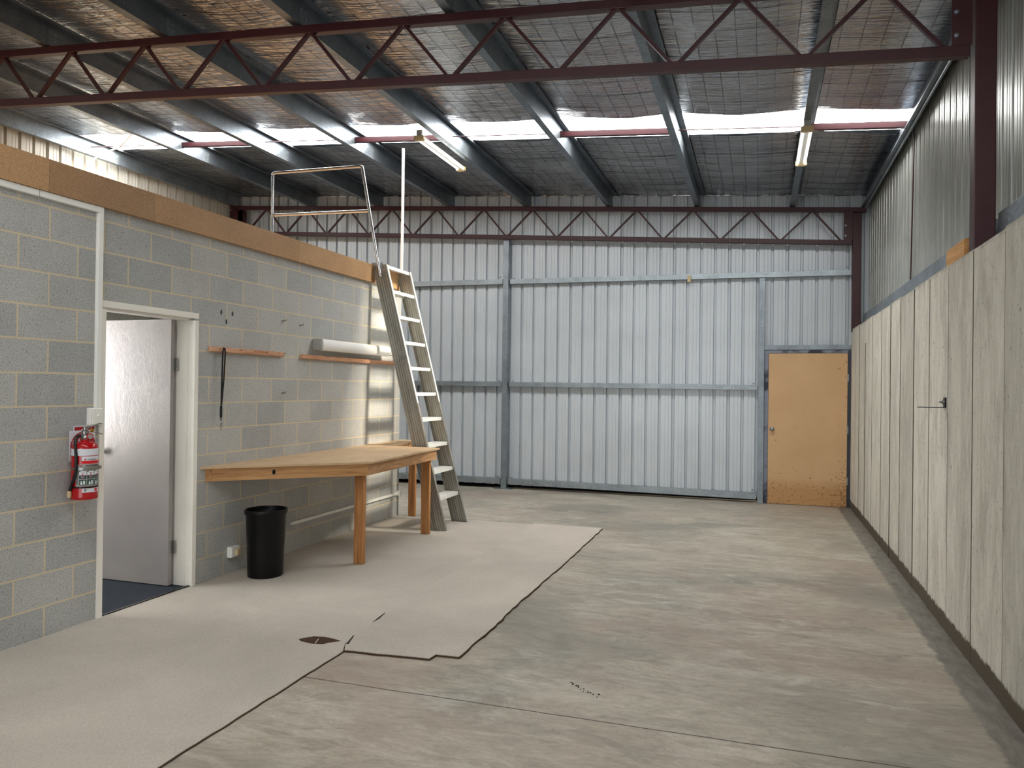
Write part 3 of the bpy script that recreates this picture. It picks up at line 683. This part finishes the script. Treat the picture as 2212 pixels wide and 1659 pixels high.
for z in (.30, 1.68):
    m = MB(); m.box(-4.206, -4.2035, 4.620, 4.662, z-.05, z+.05)
    for k in range(5): m.tube([(-4.190, 4.664, z-.05+.02*k+.001), (-4.190, 4.664, z-.05+.02*k+.019)], .0075, 10)
    m.build('hinge', M['steel'], leaf)
# office window
wn = MB().box(-7.70, -7.69, 2.15, 3.75, .8, 2.25).build('window_3', M['skylight_b'], origin='world'); struct(wn)

# ------------------------------------------------------------------ cable trunking, switch
t = thing('cable_trunking', (XL, 3.8, 1.37), 'white cable trunking running under the fascia board and down beside the office doorway', 'trunking')
MB().box(XL, XL+.026, -4.0, 3.835, 2.628, 2.667).build('horizontal_duct', M['pvc'], t, bevel=.003)
MB().box(XL, XL+.026, 3.797, 3.835, 1.372, 2.628).build('vertical_duct', M['pvc'], t, bevel=.003)
MB().box(XL+.026, XL+.028, 3.37, 3.372, 2.628, 2.667).build('joint_line', M['capgrey'], t)
s = thing('light_switch', (XL, 3.79, 1.262), 'white light switch plate at the foot of the trunking, above the fire extinguisher', 'switch')
MB().box(XL, XL+.036, 3.745, 3.835, 1.262, 1.372).build('mounting_block', M['pvc'], s, bevel=.004)
MB().box(XL+.036, XL+.042, 3.757, 3.835, 1.268, 1.368).build('cover_plate', M['pvc'], s, bevel=.003)
MB().lathe([(0, 0), (.008, 0), (.008, .005), (.005, .008), (0, .009)], (XL+.042, 3.795, 1.323), (1, 0, 0), 16).build('button', M['white'], s, smooth=True)

# low conduit + vertical duct at the end of the block wall
t = thing('wall_conduit', (XL, 7.0, .26), 'white square conduit running low along the block wall under the bench', 'conduit')
MB().box(XL, XL+.024, 5.973, 8.12, .255, .282).build('duct', M['pvc'], t, bevel=.002)
MB().box(XL-.004, XL+.034, 8.10, 8.165, .240, .296).build('elbow', M['pvc'], t, bevel=.004)
t = thing('ceiling_conduit', (XL, 8.2, 0), 'white pole conduit dropping from the red roof bridging down past the wall end', 'conduit')
MB().tube([(-4.085, 8.20, 4.38), (-4.083, 8.20, 3.6), (-4.088, 8.20, 2.9)], .0165, 12).build('upper_pole', M['pvc'], t, smooth=True)
MB().tube([(-4.088, 8.20, 2.9), (-4.10, 8.19, 2.5), (-4.11, 8.19, 1.6), (-4.115, 8.185, 0.0)], .0175, 12).build('lower_pole', M['pvc'], t, smooth=True)
# power outlet
t = thing('power_outlet', (XL, 5.19, .13), 'white surface-mounted power outlet low on the block wall beside the black bin', 'outlet')
MB().box(XL, XL+.040, 5.106, 5.212, .135, .222).build('mounting_block', M['pvc'], t, bevel=.006)
MB().box(XL+.040, XL+.048, 5.110, 5.208, .139, .218).build('cover_plate', M['pvc'], t, bevel=.003)
MB().box(XL+.048, XL+.070, 5.150, 5.196, .150, .200).build('adaptor', M['cream'], t, bevel=.006)

# ------------------------------------------------------------------ battens, lamp, lanyard, screws
t = thing('hook_rail', (XL, 5.33, 1.79), 'short reddish timber hook rail with the lanyard hanging from it', 'rail')
MB().box(XL, XL+.032, 4.858, 5.803, 1.787, 1.826).build('batten', M['batten'], t, bevel=.003)
for y in (4.95, 5.19, 5.37, 5.53, 5.70, 5.79):
    MB().tube([(XL+.030, y, 1.815), (XL+.052, y, 1.812), (XL+.060, y, 1.820)], .0022, 8).build('hook', M['brass'], t)
t = thing('timber_batten', (XL, 7.04, 1.78), 'longer reddish timber batten on the block wall below the long wall lamp', 'batten')
MB().box(XL, XL+.032, 6.09, 7.99, 1.780, 1.822).build('batten', M['batten'], t, bevel=.003)
t = thing('wall_lamp', (XL, 7.0, 1.87), 'long white fluorescent wall lamp above the timber batten', 'lamp')
MB().box(XL, XL+.052, 6.31, 7.66, 1.872, 1.978).build('housing', M['capgrey'], t, bevel=.004)
m = MB(); m.prism([(XL+.052, 1.868), (XL+.092, 1.872), (XL+.108, 1.890), (XL+.112, 1.925), (XL+.108, 1.962), (XL+.092, 1.978), (XL+.052, 1.982)], 1, 6.315, 7.70)
m.build('diffuser', M['diffuser'], t, smooth=True)
MB().box(XL+.001, XL+.105, 6.292, 6.312, 1.870, 1.981).build('end_cap', M['capgrey'], t, bevel=.006)
MB().tube([(XL+.02, 7.66, 1.905), (XL+.01, 7.9, 1.900), (XL+.008, 8.14, 1.898)], .006, 8).build('cable', M['pvc'], t)
t = thing('lanyard', (XL+.05, 4.975, 1.20), 'black neck lanyard with a small key, hanging from the timber hook rail', 'lanyard')
m = MB()
for sy, sx in ((-1, 0), (1, .004)):
    pts = [(XL+.050+sx, 4.978, 1.822), (XL+.051+sx, 4.975+sy*.012, 1.79), (XL+.046+sx, 4.972+sy*.010, 1.60), (XL+.042, 4.968+sy*.004, 1.42), (XL+.040, 4.966, 1.355)]
    for a, b2 in zip(pts[:-1], pts[1:]): m.bar(a, b2, .017, .0016, (1, 0, 0))
m.build('strap', M['black_matt'], t)
MB().box(XL+.036, XL+.044, 4.955, 4.975, 1.27, 1.36).build('joiner', M['black_matt'], t)
m = MB(); m.lathe([(.010, -.002), (.012, 0), (.010, .002), (.008, 0), (.010, -.002)], (XL+.04, 4.966, 1.258), (0, 1, 0), 16); m.tube([(XL+.04, 4.966, 1.25), (XL+.04, 4.966, 1.228)], .004, 8)
m.lathe([(.008, -.002), (.010, 0), (.008, .002), (.006, 0), (.008, -.002)], (XL+.04, 4.968, 1.222), (1, 0, 0), 16); m.build('clip', M['steel'], t, smooth=True)
MB().box(XL+.038, XL+.041, 4.958, 4.976, 1.196, 1.214).box(XL+.038, XL+.041, 4.964, 4.970, 1.168, 1.198).build('key', M['steel'], t)
for y, z, lab in ((5.812, 2.107, 'steel hook screw in the block wall, higher left of the two near the wall lamp'), (6.085, 2.092, 'steel hook screw in the block wall, right one of the pair above the rails'), (5.822, 1.462, 'steel hook screw in the block wall, below the gap between the two timber rails')):
    tag(MB().tube([(XL-.01, y, z), (XL+.030, y, z), (XL+.040, y+.002, z+.012)], .005, 8).lathe([(0, 0), (.009, 0), (.009, .003), (0, .004)], (XL, y, z), (1, 0, 0), 10).build('hook_screw', M['steel'], smooth=True), lab, 'screw')
# dark glue dabs left on one block
for y_, z_, st_, lab in ((5.00, 2.105, 1.9, 'dark dab of glue on a wall block, left of three beside the doorway'), (5.135, 2.105, 1.8, 'dark dab of glue on a wall block, right of three beside the doorway'), (5.062, 2.035, 2.0, 'dark dab of glue on a wall block, lowest of three beside the doorway')):
    m = MB(); m.add([(XL+.0015, y_+.010*math.cos(a), z_+.010*st_*math.sin(a)) for a in [2*PI*k/16 for k in range(16)]] + [(XL-.002, y_+.012*math.cos(a), z_+.012*st_*math.sin(a)) for a in [2*PI*k/16 for k in range(16)]], [tuple(range(16))] + [(k, (k+1) % 16, 16+(k+1) % 16, 16+k) for k in range(16)])
    tag(m.build('glue_dab', M['dark_steel']), lab, 'mark', 'glue dabs on the block wall')

# ------------------------------------------------------------------ workbench
BT = .897
t = thing('workbench', (-3.6, 6.0, 0), 'tan plywood workbench with a slanted near end, fixed to the block wall', 'workbench')
m = MB(); m.prism([(XL, 4.785), (-3.13, 5.66), (-3.10, 5.72), (-3.172, 7.30), (XL, 7.34)], 2, BT-.018, BT); m.build('bench_top', M['ply'], t, bevel=.002)
def beam(a, b, wd, z0, z1, name, mat, par):
    a = Vector(a); b = Vector(b); d_ = (b-a).normalized(); n_ = Vector((-d_.y, d_.x))*wd
    m = MB(); m.add([(p.x, p.y, z) for p in (a, b, b+n_, a+n_) for z in (z0, z1)], [(0, 2, 3, 1), (2, 4, 5, 3), (4, 6, 7, 5), (6, 0, 1, 7), (0, 4, 2), (0, 6, 4), (1, 3, 5), (1, 5, 7)])
    return m.build(name, mat, par)
bm_ = beam((XL, 4.842), (-3.135, 5.715), .035, BT-.118, BT-.019, 'front_rail', M['pine_d'], t)
beam((-3.135, 5.715), (-3.198, 7.28), .035, BT-.118, BT-.019, 'side_rail', M['pine_y'], t)
beam((-3.2, 7.28), (XL, 7.31), .035, BT-.118, BT-.019, 'end_rail', M['pine_x'], t)
MB().box(XL, XL+.035, 4.86, 7.28, BT-.10, BT-.019).build('wall_rail', M['pine_y'], t)
m = MB(); c0 = Vector((XL, 4.842)).lerp(Vector((-3.135, 5.715)), .40)
m.lathe([(0, .0), (.013, .0), (.011, .002), (0, .0022)], (c0.x+.0005, c0.y-.0005, BT-.062), (.6825, -.731, 0), 16, sx=1.6); m.build('knot', M['hole'], t)
def leg(x0, x1, y0, y1, z1, par): return MB().box(x0, x1, y0, y1, 0.0088, z1).build('leg', M['pine_z'], par, bevel=.003)
leg(-3.298, -3.208, 5.770, 5.815, BT-.118, t); leg(-3.326, -3.236, 7.185, 7.230, BT-.118, t)
t2 = thing('side_shelf', (-3.95, 7.8, 0), 'narrow tan timber shelf continuing behind the workbench at the wall end, on one leg', 'shelf')
MB().prism([(XL, 7.345), (-3.76, 7.345), (-3.88, 8.20), (XL, 8.23)], 2, BT-.016, BT+.002).build('shelf_top', M['ply'], t2)
beam((-3.775, 7.36), (-3.895, 8.19), .035, BT-.10, BT-.017, 'side_rail', M['pine_y'], t2)
leg(-3.925, -3.84, 8.12, 8.165, BT-.018, t2)

# ------------------------------------------------------------------ rubbish bin (oval)
t = thing('rubbish_bin', (-3.70, 5.235, 0), 'black oval plastic rubbish bin standing under the near end of the workbench', 'bin')
MB().lathe([(0, .004), (.134, 0), (.143, .006), (.152, .28), (.162, .515), (.165, .525), (.160, .528), (.154, .52), (.147, .38), (.134, .02), (0, .015)], (-3.752, 5.175, .0086), (0, 0, .95), 40, sx=.94, sy=1.0).build('body', M['black'], t, smooth=True)
MB().lathe([(.158, .520), (.170, .520), (.174, .528), (.174, .552), (.170, .560), (.160, .560), (.158, .520)], (-3.752, 5.175, .0086), (0, 0, .95), 40, sx=.94, sy=1.0).build('rim', M['black'], t, smooth=True)

# ------------------------------------------------------------------ carpets
def edge(pts, amp=.006, step=.05):
    out = []
    for i, p in enumerate(pts):
        q = pts[(i+1) % len(pts)]; p = Vector(p); q = Vector(q); n = max(1, int((q-p).length/step))
        for k in range(n):
            a = p.lerp(q, k/n); out.append((a.x+amp*noise.noise(Vector((a.x*9, a.y*9, 1))), a.y+amp*noise.noise(Vector((a.x*9, a.y*9, 4)))))
    return out
t = thing('carpet', (-3.1, 3.5, 0), 'large worn beige carpet laid along the block wall from the foreground to the ladder', 'carpet')
main = [(XL+.002, -3.9), (-2.262, -3.9), (-2.262, 3.86), (-2.33, 4.0), (-2.36, 4.45), (-2.385, 4.95), (-2.40, 8.17), (XL+.002, 8.10)]
hole = [(-2.62, 3.945), (-2.585, 3.915), (-2.50, 3.90), (-2.43, 3.915), (-2.41, 3.95), (-2.36, 4.0), (-2.43, 4.02), (-2.50, 4.035), (-2.56, 4.02)]
MB().prism(edge(main, .008), 2, 0.001, .0085).build('pile', M['carpet'], t)
MB().prism(edge([(XL+.004, -3.88), (-2.256, -3.88), (-2.256, 3.86), (-2.45, 3.95), (-2.45, 8.0), (XL+.004, 8.0)], .008), 2, 0.0008, .0050).build('underside', M['underlay'], t)
MB().prism(edge(hole, .006, .02), 2, .0086, .0092).build('worn_hole', M['underlay'], t)
MB().bar((-2.475, 3.90, .013), (-2.50, 3.975, .013), .006, .003).build('loose_thread', M['carpet'], t)
t = thing('carpet_offcut', (-1.95, 6, 0), 'narrower beige carpet strip overlapping the large carpet, with a notched near end', 'carpet')
strip = [(-2.255, 3.865), (-1.745, 3.905), (-1.735, 3.975), (-1.600, 3.99), (-1.595, 4.6), (-1.61, 5.2), (-1.60, 6.4), (-1.62, 8.19), (-2.396, 8.18), (-2.392, 6), (-2.380, 4.95), (-2.355, 4.45), (-2.325, 4.0)]
MB().prism(edge(strip, .008), 2, 0.004, .0135).build('pile', M['carpet'], t)
MB().prism(edge([(a+.004*(1 if a > -2 else 0), b-.004) for a, b in strip], .014), 2, 0.0005, .0095).build('underside', M['underlay'], t)
mb = MB(); mb.prism([(-2.352, 4.36), (-2.350, 4.46), (-2.372, 4.58), (-2.380, 4.60), (-2.366, 4.46)], 2, .0137, .0142); mb.prism([(-2.300, 3.95), (-2.285, 3.955), (-2.330, 4.10), (-2.338, 4.10)], 2, .0137, .0142)
mb.build('lifted_seam', M['hole'], t)

# ------------------------------------------------------------------ ladder
LS = (-3.142 + 3.880)/2.853                 # lean: x per z
def lx(z): return -3.142 - LS*z             # front edge of the stiles
t = thing('loft_ladder', (-3.25, 7.73, 0), 'steep aluminium loft ladder with flat treads leaning on the end of the block wall', 'ladder')
def stile(yo, yi):
    """channel: web on the outside face (yo), flanges toward yi"""
    s = 1 if yi > yo else -1; th = .004; m = MB(); W_ = .176
    prof = [(0, 0), (0, .038*s), (-.004, .038*s), (-.004, th*s)]
    n = 9
    for k in range(n):                        # shallow grooves in the web
        a = -.02 - k*(W_-.04)/n
        prof += [(a, th*s), (a-.003, th*s)]
    prof += [(-W_+.004, th*s), (-W_+.004, .038*s), (-W_, .038*s), (-W_, 0)]
    for k in reversed(range(n)):
        a = -.02 - k*(W_-.04)/n
        prof += [(a-.006, 0), (a-.004, .0022*s), (a-.001, .0022*s), (a+.001, 0)]
    vb = [(lx(0)+u, yo+v, 0.0088) for u, v in prof]
    zt = 2.865
    vt = []
    for u, v in prof:
        z = zt + max(0, -u-.09)*.12
        vt.append((lx(zt)+u*1.0, yo+v, z))
    N_ = len(prof)
    m.add(vb+vt, [(i, (i+1) % N_, N_+(i+1) % N_, N_+i) for i in range(N_)] + [tuple(range(N_)), tuple(range(N_, 2*N_))])
    return m.build('stile', M['alu'], t)
stile(7.420, 7.50); stile(8.035, 7.90)
for yy, s in ((7.420, 1), (8.035, -1)):      # front flange of each stile, sunlit brightness put into its colour
    m = MB(); m.add([(lx(z)+dx, yy+dy*s, z) for z in (.009, 2.866) for dx, dy in ((.0012, 0), (.0012, .038), (-.001, .038), (-.001, 0))], [(0, 1, 5, 4), (1, 2, 6, 5), (2, 3, 7, 6), (3, 0, 4, 7), (0, 3, 2, 1), (4, 5, 6, 7)])
    m.build('stile_edge', M['alu_sunlit'], t)
for k in range(10):
    z = .352 + .2795*k
    if k == 9: z = 2.862
    xf = lx(z)-.006; dpt = .150
    sec = [(xf, z), (xf, z-.036), (xf-.003, z-.036), (xf-.003, z-.003), (xf-dpt+.003, z-.003), (xf-dpt+.003, z-.030), (xf-dpt, z-.030), (xf-dpt, z)]
    MB().prism(sec, 1, 7.425, 8.030).build('tread', M['alu_sunlit'], t)
m = MB(); m.box(lx(0)-.03, lx(0)+.02, 8.0, 8.045, .0088, .012); m.build('foot_bracket', M['steel'], t)
for z, nm in ((2.79, 'clamp'), (1.855, 'clamp')):
    m = MB(); m.box(lx(z)-.095, lx(z)-.012, 7.412, 7.420, z-.03, z+.03); m.lathe([(0, 0), (.009, 0), (.009, .01), (0, .011)], (lx(z)-.07, 7.412, z+.01), (0, -1, 0), 8); m.tube([(lx(z)-.05, 7.408, z-.012), (lx(z)-.015, 7.405, z-.012)], .006, 8)
    m.build(nm, M['steel'], t)
m = MB(); m.box(-4.065, -3.93, 7.418, 7.4215, 2.80, 2.885); m.build('hook_plate', M['steel'], t)
h = thing('safety_handrail', (-5.33, 7.40, 2.86), 'chrome tube handrail rising from the ladder top over the mezzanine edge', 'handrail')
MB().tube([(-3.943, 7.40, 2.725), (-3.968, 7.40, 2.85), (-4.085, 7.40, 3.44), (-4.180, 7.40, 3.925), (-4.188, 7.40, 3.945), (-4.21, 7.40, 3.952), (-5.31, 7.40, 3.965), (-5.335, 7.40, 3.950), (-5.338, 7.40, 3.92), (-5.330, 7.40, 2.832)], .0175, 14).build('bent_tube', M['chrome'], h, smooth=True)
MB().tube([(-4.09, 7.40, 3.455), (-5.332, 7.40, 3.480)], .0165, 14).build('mid_rail', M['chrome'], h, smooth=True)
MB().lathe([(0, 0), (.04, 0), (.04, .006), (0, .006)], (-5.33, 7.40, 2.83), (0, 0, 1), 20).build('base_flange', M['chrome'], h)

# ------------------------------------------------------------------ hanging fluorescent battens
def tubelight(x, y0, y1, z, label, drop):
    t = thing('fluorescent_light', (x, (y0+y1)/2, z), label, 'lamp', 'roof fluorescent battens')
    MB().prism([(x-.020, z+.055), (x+.020, z+.055), (x+.052, z+.030), (x+.052, z+.026), (x+.016, z+.016), (x-.016, z+.016), (x-.052, z+.026), (x-.052, z+.030)], 1, y0+.03, y1-.03).build('housing', M['white'], t)
    for dx in (-.034, .034): MB().tube([(x+dx, y0+.035, z+.010), (x+dx, y1-.035, z+.010)], .013, 14).build('tube', M['tube'], t, smooth=True)
    m = MB(); m.prism([(x-.055, z+.034), (x-.058, z-.004), (x-.040, z-.014), (x+.040, z-.014), (x+.058, z-.004), (x+.055, z+.034)], 1, y1-.04, y1); m.build('end_cap', M['cream'], t)
    m = MB(); m.prism([(x-.055, z+.034), (x-.058, z-.004), (x-.040, z-.014), (x+.040, z-.014), (x+.058, z-.004), (x+.055, z+.034)], 1, y0, y0+.04); m.build('end_cap', M['cream'], t)
    MB().box(x-.030, x+.030, y0+.01, y0+.05, z+.03, z+drop).build('hanger', M['capgrey'], t)
    return t
tubelight(-3.47, 7.32, 8.54, 4.165, 'long white twin-tube roof lamp hanging near the pole, the left of two', .10)
tubelight(.39, 7.40, 8.56, 3.925, 'white twin-tube roof lamp on the right purlin, the right of two', .09)

# ------------------------------------------------------------------ fire extinguisher and its signs
EX, EY, ER = -3.985, 3.660, .0735
def cyl(a, z, r=ER): return Vector((EX + r*math.cos(a), EY + r*math.sin(a), z))
t = thing('fire_extinguisher', (EX, EY, .80), 'red fire extinguisher with white band and black hose, beside the office door', 'fire extinguisher')
MB().lathe([(0, .812), (.060, .810), (.0745, .815), (.0755, .822), (.0755, .838), (.0735, .844), (.0735, 1.128), (.070, 1.145), (.058, 1.158), (.040, 1.166), (.024, 1.170), (.020, 1.185), (0, 1.185)], (EX, EY, 0), (0, 0, 1), 48).build('cylinder', M['ext_red'], t, smooth=True)
def band(a0, a1, z0, z1, name, mat, r=ER+.0006, par=None, n=16):
    m = MB(); vs = []; fs = []
    for i in range(n+1):
        a = math.radians(a0+(a1-a0)*i/n); vs += [cyl(a, z0, r), cyl(a, z1, r)]
    for i in range(n): fs.append((2*i, 2*i+2, 2*i+3, 2*i+1))
    m.add(vs, fs); return m.build(name, mat, par or t, smooth=True)
band(-180, 180, 1.084, 1.126, 'white_band', M['sign_white'], n=48)
lb = band(-55, 70, 1.032, 1.080, 'service_label', M['sign_white'])
band(-55, 70, 1.034, 1.053, 'red_strip', M['hot_red'], ER+.0011, lb)
pn = band(-82, 82, .896, 1.031, 'instruction_label', M['label_grey'], n=24)
def wrap(a0, zc, r=ER+.0016, rot=False):
    a0 = math.radians(a0)
    if rot: return lambda x, y: cyl(a0 - y/ER, zc + x, r)
    return lambda x, y: cyl(a0 + x/ER, zc + y, r)
lettering('lettering', 'WORMALD', .0165, wrap(4, 1.021), M['ink'], pn, 1.28)
lettering('lettering', 'WORMALD', .0085, wrap(-8, 1.0605), M['ink'], lb, 1.3)
lettering('lettering', '1300 556 085', .0065, wrap(8, 1.044), M['sign_white'], lb, 1.2) if False else None
lettering('lettering', 'POWDER', .018, wrap(-73, .955, ER+.0014, True), M['ink'], pn, 1.15)
for ac, zc, sz in ((-59, 1.021, 7.0), (-40, 1.0605, 4.0)):
    par = pn if sz > 5 else lb
    band(ac-sz, ac-1.0, zc-.0, zc+.006, 'emblem', M['hot_red'], ER+.0015, par, 3); band(ac+1.0, ac+sz, zc-.0, zc+.006, 'emblem', M['ink'], ER+.0015, par, 3)
    band(ac-2.5, ac+2.5, zc-.005, zc+.001, 'emblem', M['hot_red'], ER+.0016, par, 3)
rd = random.Random(5)
m_w, m_k, m_g, m_r = MB(), MB(), MB(), MB()
def bandm(m, a0, a1, z0, z1, r, n=6):
    vs = []; fs = []
    for i in range(n+1):
        a = math.radians(a0+(a1-a0)*i/n); vs += [cyl(a, z0, r), cyl(a, z1, r)]
    for i in range(n): fs.append((2*i, 2*i+2, 2*i+3, 2*i+1))
    m.add(vs, fs)
for k, ac in enumerate((-50, -16, 18, 52)):
    bandm(m_w, ac-15, ac+15, .965, .990, ER+.0012); bandm(m_k, ac-15, ac+15, .944, .965, ER+.0012)
    bandm(m_g, ac-15, ac+15, .903, .938, ER+.0012)
    bandm(m_w, ac-9, ac-1, .906, .922, ER+.0018, 3); bandm(m_w, ac+2, ac+10, .908, .932, ER+.0018, 3); bandm(m_w, ac-8, ac-3, .922, .930, ER+.0018, 2)
    bandm(m_k, ac-15, ac-10, .985, .991, ER+.0018, 2)
    for j in range(3): bandm(m_w, ac-9, ac+9, .949+.005*j, .9502+.005*j, ER+.0018, 3)
    bandm(m_k, ac-8+k, ac+8, .979, .981, ER+.0018, 3); bandm(m_r, ac-3, ac+3, .966, .973, ER+.0018, 3)
m_w.build('pictogram_white', M['sign_white'], pn); m_k.build('pictogram_black', M['ink'], pn); m_g.build('pictogram_green', M['green'], pn); m_r.build('pictogram_red', M['hot_red'], pn)
l2 = band(-52, 60, .858, .884, 'inspection_label', M['sign_white'])
band(-44, -34, .866, .878, 'seal_mark', M['ink'], ER+.0013, l2, 4); band(-41.5, -36.5, .869, .875, 'seal_mark', M['sign_white'], ER+.0018, l2, 3); band(5, 22, .862, .881, 'red_box', M['hot_red'], ER+.0013, l2, 4)
for a in (-50, -20, 10): 
    for j in (0,): pass
m = MB(); vs = []
m.lathe([(ER+.0005, 0), (ER+.0035, 0), (ER+.0035, .014), (ER+.0005, .014), (ER+.0005, 0)], (EX, EY, .997), (0, 0, 1), 48); m.box(EX+.035, EX+.052, EY+.060, EY+.078, .994, 1.014)
m.build('steel_strap', M['steel'], t, smooth=True)
MB().lathe([(ER+.0005, 0), (ER+.003, 0), (ER+.003, .009), (ER+.0005, .009), (ER+.0005, 0)], (EX, EY, .885), (0, 0, 1), 48).build('hose_strap', M['rubber'], t, smooth=True)
m = MB(); m.lathe([(0, 1.182), (.022, 1.182), (.024, 1.190), (.018, 1.196), (.016, 1.212), (.022, 1.216), (.022, 1.232), (.014, 1.238), (.014, 1.256), (0, 1.260)], (EX, EY, 0), (0, 0, 1), 24)
m.tube([(EX, EY, 1.205), (EX-.014, EY-.034, 1.203)], .010, 12); m.build('valve', M['steel'], t, smooth=True)
g = MB().lathe([(0, 0), (.020, 0), (.0205, .012), (.018, .014), (0, .014)], (EX+.018, EY+.016, 1.198), (.80, -.35, 0), 24).build('pressure_gauge', M['ext_red'], t, smooth=True)
MB().lathe([(0, .0142), (.014, .0142), (.014, .0150), (0, .0150)], (EX+.018, EY+.016, 1.198), (.80, -.35, 0), 24).build('gauge_face', M['label_grey'], g, smooth=True)
def plate(pts, wd, th, name, mat):
    m = MB()
    for a, b2 in zip(pts[:-1], pts[1:]): m.bar(a, b2, wd, th)
    return m.build(name, mat, t)
plate([(EX, EY-.006, 1.238), (EX+.012, EY+.028, 1.258), (EX+.030, EY+.078, 1.278), (EX+.034, EY+.092, 1.277)], .022, .004, 'lever', M['steel'])
plate([(EX, EY+.004, 1.232), (EX+.014, EY+.040, 1.224), (EX+.030, EY+.085, 1.214), (EX+.034, EY+.096, 1.208)], .020, .004, 'carry_handle', M['steel'])
MB().lathe([(.010, -.0015), (.0125, 0), (.010, .0015), (.0085, 0), (.010, -.0015)], (EX+.024, EY+.030, 1.235), (1, -.4, 0), 18).build('pin_ring', M['brass'], t, smooth=True)
vd = Vector((EX, EY, 0)).normalized(); sd = Vector((-vd.y, vd.x, 0))    # sideways seen from the room
L_ = Vector((.676, .737, 0)) * -1
def hp(s_, f_2, z): p = Vector((EX, EY, 0)) + L_*s_ + Vector((.737, -.676, 0))*f_2; return (p.x, p.y, z)
ctrl = [hp(.026, .012, 1.204), hp(.036, .025, 1.203), hp(.047, .036, 1.192), hp(.052, .050, 1.165), hp(.049, .064, 1.110), hp(.045, .070, 1.05), hp(.048, .068, .99), hp(.058, .060, .94), hp(.071, .044, .895), hp(.078, .036, .868), hp(.080, .034, .845)]
def smoothpts(c, n=5):
    c = [Vector(p) for p in c]; out = []
    for i in range(len(c)-1):
        p0, p1, p2, p3 = c[max(0, i-1)], c[i], c[i+1], c[min(len(c)-1, i+2)]
        for k in range(n):
            u = k/n; out.append(.5*((2*p1)+(-p0+p2)*u+(2*p0-5*p1+4*p2-p3)*u*u+(-p0+3*p1-3*p2+p3)*u**3))
    return out+[c[-1]]
hs = MB().tube(smoothpts(ctrl), .0088, 12).build('hose', M['rubber'], t, smooth=True)
MB().lathe([(0, 0), (.011, 0), (.013, .018), (.011, .040), (.0, .040)], hp(.080, .034, .828), (0, 0, 1), 16).build('nozzle', M['cream'], hs, smooth=True)
MB().box(XL, EX-.05, EY-.02, EY+.02, .98, 1.05).build('wall_bracket', M['steel'], t)

sg = thing('fire_sign', (XL, 3.70, 1.12), 'small red sign with a white border, topmost behind the fire extinguisher', 'sign')
MB().box(XL+.001, XL+.004, 3.648, 3.812, 1.09, 1.262).build('panel', M['sign_white'], sg, bevel=.001)
MB().box(XL+.004, XL+.005, 3.655, 3.804, 1.095, 1.254).build('red_field', M['sign_red'], sg)
m = MB()
pts = [(XL+.0055, 3.7295+.030*math.cos(a), 1.218+.024*math.sin(a)) for a in [PI*k/12 for k in range(13)]]
for a, b2 in zip(pts[:-1], pts[1:]): m.bar(a, b2, .0012, .007, (1, 0, 0)) if False else m.tube([a, b2], .0032, 6)
m.box(XL+.005, XL+.0065, 3.722, 3.748, 1.215, 1.240); m.tube([(XL+.0055, 3.735, 1.240), (XL+.0055, 3.758, 1.243)], .003, 6)
m.build('extinguisher_symbol', M['sign_white'], sg)
s2 = thing('extinguisher_sign', (XL, 3.71, 1.04), 'white square sign with a red disc, directly behind the fire extinguisher', 'sign')
m = MB(); m.box(XL+.010, XL+.013, 3.612, 3.802, 1.044, 1.232); m.build('panel', M['sign_white'], s2, bevel=.001)
cy, cz, rr = 3.712, 1.130, .094
m = MB(); m.add([(XL+.0142, cy+rr*math.cos(PI*k/32), cz+rr*math.sin(PI*k/32)) for k in range(33)], [tuple(range(33))]); m.build('red_disc', M['sign_red'], s2)
m = MB()
pts = [(XL+.0142, cy+rr*math.cos(a), cz+rr*math.sin(a)) for a in [PI+PI*k/32 for k in range(33)]]; m.tube(pts, .0014, 5); m.box(XL+.0132, XL+.0144, cy-.075, cy-.02, cz-.06, cz-.006, 1)
m.build('disc_outline', [M['sign_red'], M['ink']], s2)
MB().prism([(cy-.078, cz-.012), (cy-.062, cz-.034), (cy-.062, cz-.05), (cy-.02, cz-.075), (cy-.02, cz-.008)], 0, XL+.0143, XL+.0147).build('picture', M['label_grey'], s2)
for i, chh in enumerate('THIS COLOURED'):
    a = math.radians(168 - i*8.6); rt = rr*.86
    if chh == ' ': continue
    vs_, fs_ = text_mesh(chh, .0165)
    ca, sa = math.cos(a-PI/2), math.sin(a-PI/2)
    MB().add([(XL+.0148, cy+rt*math.cos(a)+v.x*ca-v.y*sa, cz+rt*math.sin(a)+v.x*sa+v.y*ca) for v in vs_], fs_).build('lettering', M['sign_white'], s2)
lettering('lettering', 'A:B', .034, lambda x, y: (XL+.0148, cy-.018+x, cz+.040+y), M['sign_white'], s2)
lettering('lettering', 'N MIFP', .019, lambda x, y: (XL+.0148, cy-.020+x, cz+.011+y), M['sign_white'], s2)

# ------------------------------------------------------------------ odd marks on the floor
t = MB()
rd = random.Random(11)
for i in range(14):
    a = Vector((-.92+.012*i+rd.uniform(-.02, .02), 3.86-.010*i+rd.uniform(-.02, .02), 0)); s_ = rd.uniform(.004, .010)
    t.box(a.x, a.x+s_, a.y, a.y+s_*.7, 0, .003)
tag(t.build('debris', M['hole'], origin='auto'), 'scatter of small dark crumbs on the bare concrete floor', 'debris', None, 'stuff')
